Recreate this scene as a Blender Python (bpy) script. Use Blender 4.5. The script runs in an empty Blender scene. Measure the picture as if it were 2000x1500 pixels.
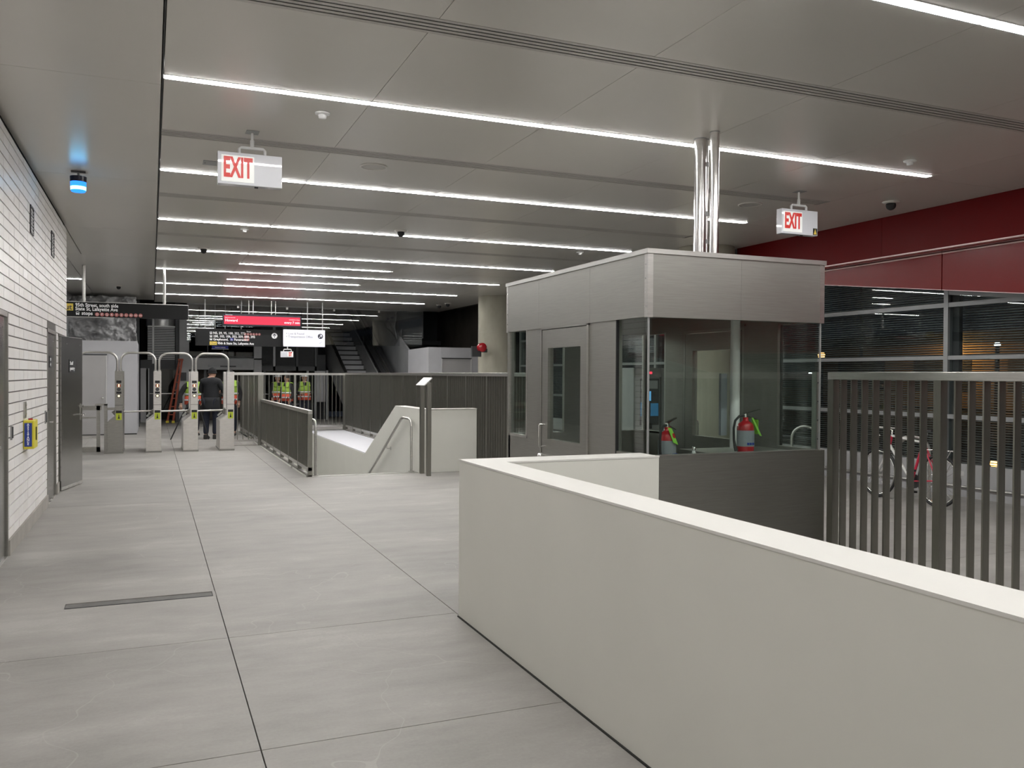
import bpy, bmesh, math, random
from mathutils import Vector, Matrix, Euler
random.seed(7)
PI = math.pi
scene = bpy.context.scene
COL = scene.collection

# ------------------------------------------------------------------ camera, world, exposure
CAM_H = 1.6
yaw, pitch, roll = 0.400063565, 0.0107614239, -0.00538287971
cam_d = bpy.data.cameras.new('camera'); cam = bpy.data.objects.new('camera', cam_d); COL.objects.link(cam)
_f = Vector((math.sin(yaw)*math.cos(pitch), math.cos(yaw)*math.cos(pitch), -math.sin(pitch)))
_r = Vector((math.cos(yaw), -math.sin(yaw), 0)); _d = _f.cross(_r)
_r2 = math.cos(roll)*_r + math.sin(roll)*_d; _d2 = -math.sin(roll)*_r + math.cos(roll)*_d
mw = Matrix((( _r2.x, -_d2.x, -_f.x, 0), (_r2.y, -_d2.y, -_f.y, 0), (_r2.z, -_d2.z, -_f.z, CAM_H), (0, 0, 0, 1)))
cam.matrix_world = mw
cam_d.sensor_fit = 'HORIZONTAL'; cam_d.sensor_width = 36.0; cam_d.lens = 36.0*1665.1/2000.0
cam_d.clip_start = 0.05; cam_d.clip_end = 300
scene.camera = cam

w = bpy.data.worlds.new('night_sky'); scene.world = w; w.use_nodes = True
w.node_tree.nodes['Background'].inputs[0].default_value = (0.10, 0.12, 0.16, 1)
w.node_tree.nodes['Background'].inputs[1].default_value = 0.08
scene.view_settings.view_transform = 'Standard'; scene.view_settings.look = 'None'
scene.view_settings.exposure = 0.0; scene.view_settings.gamma = 1.0
scene.view_settings.use_curve_mapping = False
LIGHT = 64.0          # radiance of the ceiling strips

# ------------------------------------------------------------------ materials
def new_mat(name):
    m = bpy.data.materials.new(name); m.use_nodes = True
    nt = m.node_tree; b = nt.nodes['Principled BSDF']
    return m, nt, b
def coords(nt, scale=(1, 1, 1), kind='Object'):
    tc = nt.nodes.new('ShaderNodeTexCoord'); mp = nt.nodes.new('ShaderNodeMapping')
    mp.inputs['Scale'].default_value = scale
    nt.links.new(tc.outputs[kind], mp.inputs[0]); return mp.outputs[0]
def world_coords(nt, scale=(1, 1, 1)):
    g = nt.nodes.new('ShaderNodeNewGeometry'); mp = nt.nodes.new('ShaderNodeMapping')
    mp.inputs['Scale'].default_value = scale
    nt.links.new(g.outputs['Position'], mp.inputs[0]); return mp.outputs[0]
def noise(nt, vec, scale, detail=4, rough=0.55):
    n = nt.nodes.new('ShaderNodeTexNoise'); n.inputs['Scale'].default_value = scale
    n.inputs['Detail'].default_value = detail; n.inputs['Roughness'].default_value = rough
    nt.links.new(vec, n.inputs['Vector']); return n.outputs[0]
def ramp(nt, fac, stops):
    r = nt.nodes.new('ShaderNodeValToRGB'); e = r.color_ramp.elements
    while len(e) < len(stops): e.new(0.5)
    for i, (p, c) in enumerate(stops):
        e[i].position = p; e[i].color = (c[0], c[1], c[2], 1) if hasattr(c, '__len__') else (c, c, c, 1)
    nt.links.new(fac, r.inputs[0]); return r.outputs[0]
def bump(nt, b, h, strength=0.1, dist=0.01):
    n = nt.nodes.new('ShaderNodeBump'); n.inputs['Strength'].default_value = strength
    n.inputs['Distance'].default_value = dist
    nt.links.new(h, n.inputs['Height']); nt.links.new(n.outputs[0], b.inputs['Normal'])
def mat(name, color, rough=0.5, metal=0.0, var=0.06, scale=3.0, stretch=(1, 1, 1), spec=0.5, emit=None, es=1.0, bmp=0.0, coat=0.0):
    m, nt, b = new_mat(name)
    v = world_coords(nt, stretch)
    n = noise(nt, v, scale)
    lo = [max(0, c*(1-var)) for c in color]; hi = [min(1, c*(1+var)) for c in color]
    c = ramp(nt, n, [(0.3, lo), (0.7, hi)])
    nt.links.new(c, b.inputs['Base Color'])
    b.inputs['Roughness'].default_value = rough; b.inputs['Metallic'].default_value = metal
    b.inputs['Specular IOR Level'].default_value = spec
    if coat: b.inputs['Coat Weight'].default_value = coat; b.inputs['Coat Roughness'].default_value = 0.08
    if emit:
        b.inputs['Emission Color'].default_value = (*emit, 1); b.inputs['Emission Strength'].default_value = es
    if bmp: bump(nt, b, noise(nt, v, scale*12), bmp, 0.003)
    return m
def steel(name, color, rough, stretch=(1, 1, 40), amount=0.12, big=0.08):
    m, nt, b = new_mat(name)
    v = world_coords(nt, stretch)
    n = noise(nt, v, 9.0, 5)
    v2 = world_coords(nt, (1, 1, 1)); n2 = noise(nt, v2, 1.7, 3)
    mx = nt.nodes.new('ShaderNodeMath'); mx.operation = 'ADD'
    a = nt.nodes.new('ShaderNodeMapRange'); a.inputs[3].default_value = rough-amount*0.5; a.inputs[4].default_value = rough+amount*0.5
    nt.links.new(n, a.inputs[0])
    c2 = nt.nodes.new('ShaderNodeMapRange'); c2.inputs[3].default_value = -big; c2.inputs[4].default_value = big
    nt.links.new(n2, c2.inputs[0])
    nt.links.new(a.outputs[0], mx.inputs[0]); nt.links.new(c2.outputs[0], mx.inputs[1])
    nt.links.new(mx.outputs[0], b.inputs['Roughness'])
    c = ramp(nt, n, [(0.3, [x*0.92 for x in color]), (0.7, [min(1, x*1.08) for x in color])])
    nt.links.new(c, b.inputs['Base Color'])
    b.inputs['Metallic'].default_value = 1.0
    bump(nt, b, n, 0.03, 0.002)
    return m
def emission(name, color, strength):
    m = bpy.data.materials.new(name); m.use_nodes = True; nt = m.node_tree; nt.nodes.clear()
    e = nt.nodes.new('ShaderNodeEmission'); o = nt.nodes.new('ShaderNodeOutputMaterial')
    e.inputs[0].default_value = (*color, 1); e.inputs[1].default_value = strength
    nt.links.new(e.outputs[0], o.inputs[0]); return m
def glass(name, tint, ior=1.5, refl=1.0, rough=0.0):
    """a thin pane: mirror reflection by Schlick's law from either side, the rest passes straight through, tinted"""
    m = bpy.data.materials.new(name); m.use_nodes = True; nt = m.node_tree; nt.nodes.clear()
    o = nt.nodes.new('ShaderNodeOutputMaterial'); mix = nt.nodes.new('ShaderNodeMixShader')
    t = nt.nodes.new('ShaderNodeBsdfTransparent'); g = nt.nodes.new('ShaderNodeBsdfGlossy')
    geo = nt.nodes.new('ShaderNodeNewGeometry'); dt = nt.nodes.new('ShaderNodeVectorMath'); dt.operation = 'DOT_PRODUCT'
    nt.links.new(geo.outputs['Incoming'], dt.inputs[0]); nt.links.new(geo.outputs['Normal'], dt.inputs[1])
    def mth(op, a, b=None):
        n = nt.nodes.new('ShaderNodeMath'); n.operation = op
        for i_, v in enumerate((a, b)):
            if v is None: continue
            if isinstance(v, (int, float)): n.inputs[i_].default_value = v
            else: nt.links.new(v, n.inputs[i_])
        return n.outputs[0]
    f0 = ((ior-1)/(ior+1))**2*refl
    fr = mth('MINIMUM', mth('ADD', mth('MULTIPLY', mth('POWER', mth('SUBTRACT', 1.0, mth('ABSOLUTE', dt.outputs['Value'])), 5.0), 1.0-f0), f0), 1.0)
    t.inputs[0].default_value = (*tint, 1); g.inputs['Roughness'].default_value = rough
    n = noise(nt, world_coords(nt), 0.6, 1)
    bp = nt.nodes.new('ShaderNodeBump'); bp.inputs['Strength'].default_value = 0.02; bp.inputs['Distance'].default_value = 0.02
    nt.links.new(n, bp.inputs['Height']); nt.links.new(bp.outputs[0], g.inputs['Normal'])
    nt.links.new(fr, mix.inputs[0])
    nt.links.new(t.outputs[0], mix.inputs[1]); nt.links.new(g.outputs[0], mix.inputs[2])
    nt.links.new(mix.outputs[0], o.inputs[0]); return m

def concrete_floor():
    m, nt, b = new_mat('trowelled_concrete')
    v = world_coords(nt, (0.7, 1.1, 1)); n1 = noise(nt, v, 1.0, 7, 0.62)
    v3 = world_coords(nt, (0.8, 2.6, 1)); n3 = noise(nt, v3, 1.7, 6, 0.72)
    v2 = world_coords(nt); n2 = noise(nt, v2, 55, 4, 0.7)
    a = nt.nodes.new('ShaderNodeMath'); a.operation = 'MULTIPLY_ADD'; a.inputs[1].default_value = 0.45
    nt.links.new(n3, a.inputs[0]); nt.links.new(n1, a.inputs[2])
    a2 = nt.nodes.new('ShaderNodeMath'); a2.operation = 'MULTIPLY_ADD'; a2.inputs[1].default_value = 0.22
    nt.links.new(n2, a2.inputs[0]); nt.links.new(a.outputs[0], a2.inputs[2])
    c = ramp(nt, a2.outputs[0], [(0.56, (0.235, 0.225, 0.212)), (0.76, (0.305, 0.293, 0.276)), (0.92, (0.355, 0.342, 0.323)), (1.0, (0.40, 0.388, 0.368))])
    # thin pale scratches
    w_ = nt.nodes.new('ShaderNodeTexVoronoi'); w_.feature = 'DISTANCE_TO_EDGE'; w_.inputs['Scale'].default_value = 0.55
    dv = nt.nodes.new('ShaderNodeVectorMath'); dv.operation = 'ADD'
    nn = nt.nodes.new('ShaderNodeTexNoise'); nn.inputs['Scale'].default_value = 1.6; nt.links.new(v2, nn.inputs['Vector'])
    nt.links.new(v2, dv.inputs[0]); nt.links.new(nn.outputs[1], dv.inputs[1]); nt.links.new(dv.outputs[0], w_.inputs['Vector'])
    lt = nt.nodes.new('ShaderNodeMath'); lt.operation = 'LESS_THAN'; lt.inputs[1].default_value = 0.0022
    nt.links.new(w_.outputs['Distance'], lt.inputs[0])
    lm = nt.nodes.new('ShaderNodeMath'); lm.operation = 'MULTIPLY'; lm.inputs[1].default_value = 0.22
    nt.links.new(lt.outputs[0], lm.inputs[0])
    mx = nt.nodes.new('ShaderNodeMixRGB'); mx.inputs[2].default_value = (0.5, 0.48, 0.45, 1)
    nt.links.new(lm.outputs[0], mx.inputs[0]); nt.links.new(c, mx.inputs[1])
    nt.links.new(mx.outputs[0], b.inputs['Base Color'])
    r = ramp(nt, n1, [(0.3, 0.5), (0.7, 0.68)]); nt.links.new(r, b.inputs['Roughness'])
    b.inputs['Specular IOR Level'].default_value = 0.35
    bump(nt, b, n2, 0.08, 0.002)
    return m

M = {}
M['floor'] = concrete_floor()
M['joint'] = mat('dark_joint_filler', (0.03, 0.03, 0.028), 0.9)
M['ceil'] = mat('satin_grey_ceiling_metal', (0.60, 0.58, 0.54), 0.30, 0.25, 0.02, 0.8, spec=0.5)
M['ceil_dark'] = mat('dark_ceiling_void', (0.035, 0.035, 0.034), 0.8)
M['blade'] = mat('grey_diffuser_blade', (0.50, 0.485, 0.455), 0.4, 0.3)
M['lamp'] = emission('led_diffuser', (1.0, 0.985, 0.96), LIGHT)
M['lamp_trim'] = mat('lamp_trim', (0.5, 0.5, 0.49), 0.4, 0.3)
M['tile'] = mat('white_glazed_block', (0.90, 0.875, 0.865), 0.38, 0, 0.03, 2.5, spec=0.3)
M['tile2'] = mat('white_glazed_block_warm', (0.875, 0.85, 0.83), 0.42, 0, 0.03, 2.5, spec=0.3)
M['tile3'] = mat('white_glazed_block_cool', (0.91, 0.89, 0.885), 0.35, 0, 0.03, 2.5, spec=0.3)
M['grout'] = mat('dark_grey_mortar', (0.16, 0.15, 0.145), 0.9, bmp=0.1)
M['plinth'] = mat('concrete_plinth', (0.36, 0.34, 0.31), 0.8, 0, 0.12, 4, bmp=0.2)
M['paint'] = mat('warm_white_wall_paint', (0.70, 0.695, 0.645), 0.55, 0, 0.025, 1.3, bmp=0.05, spec=0.3)
M['paint_top'] = mat('white_coping_paint', (0.70, 0.69, 0.66), 0.5, 0, 0.02, 1.3, spec=0.3)
M['white_slab'] = mat('bright_white_slab', (0.66, 0.66, 0.70), 0.5, 0, 0.01)
M['steel'] = steel('brushed_stainless', (0.46, 0.455, 0.43), 0.34, (1, 1, 25))
M['steel_h'] = steel('brushed_stainless_panel', (0.36, 0.355, 0.335), 0.36, (1, 1, 30))
M['steel_booth'] = steel('booth_stainless', (0.375, 0.37, 0.345), 0.40, (0.6, 0.6, 30), 0.08, 0.06)
M['steel_lt'] = steel('light_stainless', (0.66, 0.65, 0.63), 0.30, (1, 1, 20))
M['steel_bar'] = steel('fence_bar_stainless', (0.27, 0.265, 0.24), 0.38, (20, 20, 1), 0.1, 0.03)
M['steel_rail'] = steel('fence_rail_stainless', (0.58, 0.57, 0.55), 0.33, (1, 1, 10), 0.1, 0.05)
M['steel_door'] = steel('door_stainless', (0.34, 0.335, 0.325), 0.24, (1, 1, 18), 0.06, 0.04)
M['chrome'] = mat('polished_chrome', (0.75, 0.75, 0.74), 0.12, 1.0, 0.02)
M['pipe'] = steel('polished_pipe', (0.70, 0.69, 0.68), 0.2, (1, 1, 3), 0.08, 0.05)
M['galv'] = mat('painted_grey_metal', (0.33, 0.335, 0.335), 0.45, 0.4, 0.05)
M['frame'] = mat('grey_window_frame', (0.33, 0.34, 0.345), 0.4, 0.5, 0.04)
M['frame_dk'] = mat('dark_window_frame', (0.07, 0.072, 0.075), 0.5, 0.3)
M['glass'] = glass('clear_booth_glass', (0.90, 0.94, 0.92), 1.5, 1.2)
M['glass_wall'] = glass('facade_glass', (0.80, 0.84, 0.84), 1.52, 1.2)
M['glass_curtain'] = glass('draft_curtain_glass', (0.90, 0.91, 0.92), 1.5, 3.5)
M['glass_dark'] = glass('dark_transom_glass', (0.45, 0.47, 0.48), 1.5, 1.3)
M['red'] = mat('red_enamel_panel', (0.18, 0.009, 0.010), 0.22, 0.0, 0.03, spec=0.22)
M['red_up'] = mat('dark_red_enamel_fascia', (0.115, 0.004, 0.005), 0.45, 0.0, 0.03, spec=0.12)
M['red_edge'] = mat('bright_red_edge_trim', (0.80, 0.60, 0.58), 0.35, 0.0)
M['conc'] = mat('cast_concrete', (0.31, 0.295, 0.24), 0.8, 0, 0.16, 2.0, (1, 1, 0.5), bmp=0.15)
M['strip'] = mat('worn_dark_strip', (0.15, 0.145, 0.14), 0.8, 0, 0.2, 8)
M['black'] = mat('matt_black', (0.012, 0.012, 0.013), 0.6)
M['sign_black'] = mat('black_sign_face', (0.010, 0.010, 0.011), 0.4, spec=0.25)
M['sign_white'] = mat('white_sign_face', (0.80, 0.80, 0.86), 0.4, emit=(0.8, 0.8, 0.88), es=0.25)
M['letter'] = mat('white_lettering', (0.85, 0.85, 0.85), 0.5, emit=(1, 1, 1), es=0.12)
M['letter_dk'] = mat('dark_lettering', (0.05, 0.05, 0.07), 0.5)
M['letter_grey'] = mat('grey_lettering', (0.35, 0.35, 0.36), 0.5)
M['yellow'] = mat('sign_yellow', (0.80, 0.60, 0.10), 0.4)
M['yellow_box'] = mat('yellow_enamel', (0.78, 0.68, 0.05), 0.35)
M['blue_label'] = mat('blue_label', (0.02, 0.05, 0.30), 0.4)
M['lime'] = mat('lime_label', (0.48, 0.56, 0.04), 0.5)
M['route'] = mat('faded_red_roundel', (0.50, 0.16, 0.15), 0.5)
M['plaster'] = mat('grey_painted_hoarding', (0.50, 0.50, 0.525), 0.75, 0, 0.05, 2.0, bmp=0.05)
M['plaster_d'] = mat('dark_grey_hoarding', (0.36, 0.37, 0.38), 0.75, 0, 0.12, 1.5, bmp=0.05)
M['door_gray'] = mat('grey_flush_door', (0.42, 0.41, 0.41), 0.5, 0, 0.03)
M['door_trim'] = mat('pale_door_trim', (0.62, 0.62, 0.62), 0.5)
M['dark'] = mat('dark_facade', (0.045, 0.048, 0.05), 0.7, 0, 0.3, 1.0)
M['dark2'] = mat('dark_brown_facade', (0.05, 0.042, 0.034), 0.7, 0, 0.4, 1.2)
M['louvre'] = mat('grey_louvre', (0.45, 0.455, 0.46), 0.4, 0.4)
M['louvre_d'] = mat('dark_louvre', (0.06, 0.062, 0.064), 0.5, 0.3)
M['facade_lt'] = mat('grey_facade_metal', (0.40, 0.40, 0.405), 0.5, 0.2)
M['stair'] = mat('dark_grey_stair', (0.36, 0.36, 0.37), 0.7, 0, 0.1)
M['nosing'] = mat('black_stair_nosing', (0.008, 0.008, 0.008), 0.7)
M['asphalt'] = mat('dark_asphalt', (0.03, 0.03, 0.03), 0.9)
M['white_plastic'] = mat('white_plastic', (0.72, 0.72, 0.72), 0.4)
M['exit_house'] = mat('exit_sign_housing', (0.70, 0.71, 0.76), 0.3, 0, 0.01, spec=0.5, coat=1.0)
M['exit_face'] = mat('exit_sign_lit_face', (0.8, 0.8, 0.78), 0.3, emit=(0.95, 1.0, 0.95), es=0.30, coat=1.0)
for k_ in ('exit_face', 'exit_house'): M[k_].node_tree.nodes['Principled BSDF'].inputs['Coat Roughness'].default_value = 0.02
M['exit_red'] = mat('exit_sign_red', (0.50, 0.02, 0.015), 0.3, emit=(0.75, 0.04, 0.03), es=0.3)
M['ext_red'] = mat('extinguisher_red', (0.42, 0.012, 0.02), 0.25, coat=0.4)
M['tag'] = mat('green_inspection_tag', (0.25, 0.62, 0.06), 0.5)
M['ext_label'] = mat('grey_extinguisher_label', (0.26, 0.28, 0.31), 0.5)
M['rubber'] = mat('black_rubber', (0.015, 0.015, 0.016), 0.6)
M['orange'] = mat('orange_fibreglass', (0.36, 0.06, 0.02), 0.45)
M['skin'] = mat('skin', (0.42, 0.25, 0.18), 0.5)
M['coat'] = mat('black_winter_coat', (0.010, 0.011, 0.014), 0.8, bmp=0.2)
M['jeans'] = mat('dark_navy_trousers', (0.012, 0.015, 0.028), 0.85, bmp=0.2)
M['dark_cloth'] = mat('black_work_jacket', (0.012, 0.012, 0.013), 0.85)
M['hat'] = mat('black_knit_hat', (0.010, 0.010, 0.011), 0.95, bmp=0.4)
M['hair'] = mat('dark_hair', (0.02, 0.014, 0.01), 0.7)
M['hard_hat'] = mat('white_hard_hat', (0.6, 0.6, 0.6), 0.3)
M['shoe'] = mat('dark_shoe_leather', (0.03, 0.028, 0.026), 0.6)
M['vest_lime'] = mat('lime_vest_cloth', (0.30, 0.47, 0.06), 0.7)
M['vest_orange'] = mat('orange_vest_cloth', (0.62, 0.09, 0.045), 0.7)
M['vest_band'] = mat('silver_reflective_band', (0.6, 0.6, 0.62), 0.4)
M['bike_red'] = mat('red_bicycle_paint', (0.55, 0.02, 0.06), 0.3, coat=0.4)
M['bike_white'] = mat('white_bicycle_paint', (0.65, 0.65, 0.62), 0.3, coat=0.4)
M['screen_blue'] = emission('blue_machine_screen', (0.18, 0.52, 0.95), 0.9)
M['panel_blue'] = mat('blue_machine_panel', (0.05, 0.22, 0.45), 0.4, emit=(0.05, 0.25, 0.5), es=0.25)
M['led_red'] = emission('red_led_text', (1.0, 0.05, 0.10), 1.6)
M['display_red'] = emission('red_display_screen', (0.95, 0.075, 0.13), 1.0)
M['display_white'] = emission('white_display_text', (1.0, 0.92, 0.97), 1.2)
M['display_case'] = mat('navy_black_display_case', (0.012, 0.013, 0.025), 0.4)
M['beacon'] = emission('blue_beacon_glow', (0.02, 0.16, 1.0), 3.0)
M['beacon_hot'] = emission('blue_beacon_tube', (0.15, 0.75, 1.0), 9.0)
M['beacon_cap'] = mat('black_beacon_cap', (0.01, 0.01, 0.03), 0.3)
M['amber'] = emission('amber_street_lamp', (1.0, 0.42, 0.10), 14.0)
M['amber_wall'] = mat('sodium_lit_wall', (0.35, 0.26, 0.16), 0.8)
M['white_lamp'] = emission('small_white_lamp', (0.95, 0.98, 1.0), 9.0)
M['ind_orange'] = emission('orange_indicator', (1.0, 0.40, 0.10), 1.0)
M['ind_white'] = emission('warm_white_indicator', (1.0, 0.86, 0.55), 1.6)
M['blue_sign'] = mat('small_blue_sign', (0.02, 0.03, 0.30), 0.4)
M['turn_dull'] = steel('dull_turnstile_stainless', (0.36, 0.35, 0.33), 0.42, (1, 1, 6), 0.1, 0.1)
M['drum'] = mat('pale_brushed_aluminium', (0.72, 0.72, 0.71), 0.35, 0.5)
M['turn'] = steel('turnstile_stainless', (0.66, 0.635, 0.61), 0.46, (1, 1, 6), 0.1, 0.1)
M['tarp'] = None
def tarp_mat():
    m, nt, b = new_mat('crumpled_grey_tarpaulin')
    v = world_coords(nt); n = noise(nt, v, 2.2, 6, 0.6)
    c = ramp(nt, n, [(0.3, (0.30, 0.30, 0.305)), (0.7, (0.50, 0.50, 0.51))]); nt.links.new(c, b.inputs['Base Color'])
    b.inputs['Roughness'].default_value = 0.5; bump(nt, b, n, 0.6, 0.08); return m
M['tarp'] = tarp_mat()
M['bubble'] = mat('silver_foil_wrap', (0.35, 0.36, 0.36), 0.35, 0.6, 0.3, 8, bmp=0.6)

# ------------------------------------------------------------------ mesh builder
class MB:
    def __init__(s): s.v = []; s.f = []; s.smooth = []
    def add(s, vs, fs, sm=False):
        o = len(s.v); s.v += [tuple(p) for p in vs]
        for f in fs: s.f.append(tuple(i+o for i in f)); s.smooth.append(sm)
        return s
    def box(s, x0, x1, y0, y1, z0, z1):
        x0, x1 = sorted((x0, x1)); y0, y1 = sorted((y0, y1)); z0, z1 = sorted((z0, z1))
        return s.add([(x0,y0,z0),(x1,y0,z0),(x1,y1,z0),(x0,y1,z0),(x0,y0,z1),(x1,y0,z1),(x1,y1,z1),(x0,y1,z1)],
              [(0,3,2,1),(4,5,6,7),(0,1,5,4),(1,2,6,5),(2,3,7,6),(3,0,4,7)])
    def hexa(s, vs):
        return s.add(vs, [(0,3,2,1),(4,5,6,7),(0,1,5,4),(1,2,6,5),(2,3,7,6),(3,0,4,7)])
    def prism(s, poly, axis, a, b):
        """poly = 2-d outline, extruded along axis from a to b"""
        n = len(poly)
        def P(p, t):
            if axis == 'x': return (t, p[0], p[1])
            if axis == 'y': return (p[0], t, p[1])
            return (p[0], p[1], t)
        vs = [P(p, a) for p in poly]+[P(p, b) for p in poly]
        fs = [tuple(range(n))[::-1], tuple(range(n, 2*n))]+[(i, (i+1) % n, n+(i+1) % n, n+i) for i in range(n)]
        return s.add(vs, fs)
    def cyl(s, p0, p1, r0, r1=None, seg=16, cap=True, sm=True):
        r1 = r0 if r1 is None else r1
        p0 = Vector(p0); p1 = Vector(p1); d = (p1-p0).normalized()
        a = d.orthogonal().normalized(); b = d.cross(a)
        vs = []
        for p, r in ((p0, r0), (p1, r1)):
            for i in range(seg):
                t = 2*PI*i/seg; vs.append(p+a*math.cos(t)*r+b*math.sin(t)*r)
        s.add(vs, [(i, (i+1) % seg, seg+(i+1) % seg, seg+i) for i in range(seg)], sm)
        if cap: s.add(vs[:seg], [tuple(range(seg))[::-1]]); s.add(vs[seg:], [tuple(range(seg))])
        return s
    def tube(s, pts, r, seg=10, closed=False, cap=True):
        pts = [Vector(p) for p in pts]; n = len(pts)
        rs = r if hasattr(r, '__len__') else [r]*n
        vs = []; prev = None
        for i, p in enumerate(pts):
            if closed: t = (pts[(i+1) % n]-pts[i-1]).normalized()
            else: t = (pts[min(i+1, n-1)]-pts[max(i-1, 0)]).normalized()
            a = t.orthogonal().normalized() if prev is None else (prev-t*prev.dot(t)).normalized()
            prev = a; b = t.cross(a)
            for k in range(seg):
                q = 2*PI*k/seg; vs.append(p+(a*math.cos(q)+b*math.sin(q))*rs[i])
        fs = []
        for i in range(n if closed else n-1):
            j = (i+1) % n
            for k in range(seg): fs.append((i*seg+k, i*seg+(k+1) % seg, j*seg+(k+1) % seg, j*seg+k))
        s.add(vs, fs, True)
        if cap and not closed: s.add(vs[:seg], [tuple(range(seg))[::-1]]); s.add(vs[-seg:], [tuple(range(seg))])
        return s
    def sphere(s, c, r, seg=14, rings=9, zs=(0, 1), sc=(1, 1, 1)):
        """zs: part of the polar range (0 top .. 1 bottom)"""
        vs = []; fs = []
        for i in range(rings+1):
            t = PI*(zs[0]+(zs[1]-zs[0])*i/rings)
            for k in range(seg):
                q = 2*PI*k/seg
                vs.append((c[0]+r*sc[0]*math.sin(t)*math.cos(q), c[1]+r*sc[1]*math.sin(t)*math.sin(q), c[2]+r*sc[2]*math.cos(t)))
        for i in range(rings):
            for k in range(seg): fs.append((i*seg+k, (i+1)*seg+k, (i+1)*seg+(k+1) % seg, i*seg+(k+1) % seg))
        return s.add(vs, fs, True)
    def lathe(s, prof, c=(0, 0, 0), seg=20):
        vs = []; fs = []
        for (r, z) in prof:
            for k in range(seg):
                q = 2*PI*k/seg; vs.append((c[0]+r*math.cos(q), c[1]+r*math.sin(q), c[2]+z))
        for i in range(len(prof)-1):
            for k in range(seg): fs.append((i*seg+k, i*seg+(k+1) % seg, (i+1)*seg+(k+1) % seg, (i+1)*seg+k))
        return s.add(vs, fs, True)
    def build(s, name, material, parent=None, origin=None, loc=None, local=False, bevel=0.0):
        me = bpy.data.meshes.new(name)
        off = Vector((0, 0, 0))
        if parent is not None and not local: off = world_loc(parent)
        if origin is not None: off = Vector(origin)
        me.from_pydata([tuple(Vector(v)-off) for v in s.v], [], s.f)
        me.polygons.foreach_set('use_smooth', s.smooth)
        me.materials.append(material); me.update()
        o = bpy.data.objects.new(name, me); COL.objects.link(o)
        if parent is not None: o.parent = parent
        if origin is not None: o.location = Vector(origin)-(world_loc(parent) if parent is not None else Vector((0, 0, 0)))
        if loc is not None: o.location = loc
        if bevel:
            b = o.modifiers.new('edge', 'BEVEL'); b.width = bevel; b.segments = 2; b.limit_method = 'ANGLE'
        return o
def world_loc(o):
    p = Vector((0, 0, 0))
    while o is not None: p += o.location; o = o.parent
    return p
def tag(o, label=None, cat=None, group=None, kind=None):
    if label: o['label'] = label
    if cat: o['category'] = cat
    if group: o['group'] = group
    if kind: o['kind'] = kind
    return o
def thing(name, label, cat, loc=(0, 0, 0), group=None, rotz=0):
    o = bpy.data.objects.new(name, None); COL.objects.link(o); o.empty_display_size = 0.1
    o.location = loc; o.rotation_euler = (0, 0, rotz); return tag(o, label, cat, group)
def struct(o): o['kind'] = 'structure'; return o
def sroot(name, loc=(0, 0, 0)):
    o = bpy.data.objects.new(name, None); COL.objects.link(o); o.location = loc; o['kind'] = 'structure'; return o
def link_copy(src, loc, parent):
    c = src.copy(); COL.objects.link(c); c.parent = parent; c.location = loc; return c
def copy_tree(o, parent=None):
    c = o.copy(); COL.objects.link(c); c.parent = parent
    for ch in list(o.children): copy_tree(ch, c)
    return c
def B(x0, x1, y0, y1, z0, z1): return MB().box(x0, x1, y0, y1, z0, z1)
def text(name, body, size, material, loc, parent, facing='y', align='LEFT', extrude=0.002, sx=1.0, bold=0.0, spacing=1.0):
    """flat lettering on a vertical face; facing 'y' = reads from -Y, 'x' = reads from +X"""
    cu = bpy.data.curves.new(name, 'FONT'); cu.body = body; cu.size = size; cu.align_x = align
    cu.extrude = extrude; cu.offset = bold; cu.space_character = spacing; cu.resolution_u = 2; cu.materials.append(material)
    o = bpy.data.objects.new(name, cu); COL.objects.link(o)
    o.rotation_euler = (PI/2, 0, 0) if facing == 'y' else (PI/2, 0, PI/2)
    o.scale = (sx, 1, 1)
    o.parent = parent; o.location = Vector(loc)-world_loc(parent)
    return o

# ------------------------------------------------------------------ ceiling
CZ = 3.75
XE = [0.08, 1.60, 3.12, 4.64, 6.16, 7.68]
rows = [0.62, 3.66, 6.70, 9.76, 12.88, 15.97, 18.98, 22.05, 25.05]    # long strips
slots = [1.95, 5.06, 8.26, 11.13, 14.25]                              # linear air slots
shorts = [17.50, 20.48]                                               # short strips between
gaps = [(y, 0.05) for y in rows]+[(y, 0.115) for y in slots]+[(y, 0.05) for y in shorts]
gaps.sort()
ceiling = sroot('ceiling')
B(-7, 9.14, -4.2, 28.2, 3.84, 3.9).build('ceiling_slab', M['ceil_dark'], ceiling)
pg = 0.002
def cpanel(x0, x1, y0, y1):
    return B(x0+pg, x1-pg, y0+pg, y1-pg, CZ, CZ+0.03).build('ceiling_panel', M['ceil'], ceiling)
ys = [-4.2]
for y, h in gaps: ys += [y-h, y+h]
ys.append(28.0)
for i in range(0, len(ys), 2):
    for k in range(5): cpanel(XE[k], XE[k+1], ys[i], ys[i+1])
for y in shorts:                       # the bays beside the short strips stay closed
    for x0, x1 in ((0.08, 1.58), (4.66, 7.68)): cpanel(x0, x1, y-0.05, y+0.05)
yy = [-4.2, -1.5, 1.4, 4.1, 6.80, 9.86, 12.98, 16.07, 19.1, 22.15, 25.15, 28.0]
for a, b in zip(yy, yy[1:]):
    cpanel(7.68, 9.1, a, b)
for a, b in zip([-4.2, -1.5, 3.6, 6.9, 10.4, 14.1], [-1.5, 3.6, 6.9, 10.4, 14.1, 17.3]): cpanel(-1.17, 0.07, a, b)
for a, b in ((17.3, 21.9-0.06), (22.0+0.06, 27.3)):
    cpanel(-1.45, 0.07, a, b)
cpanel(-1.45, 0.07, 21.84, 22.06)
for a, b in ((14.12, 16.94), (17.06, 21.89), (22.01, 27.3)): cpanel(-6.0, -1.46, a, b)
cpanel(-1.46, -1.18, 14.12, 17.3)
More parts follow.
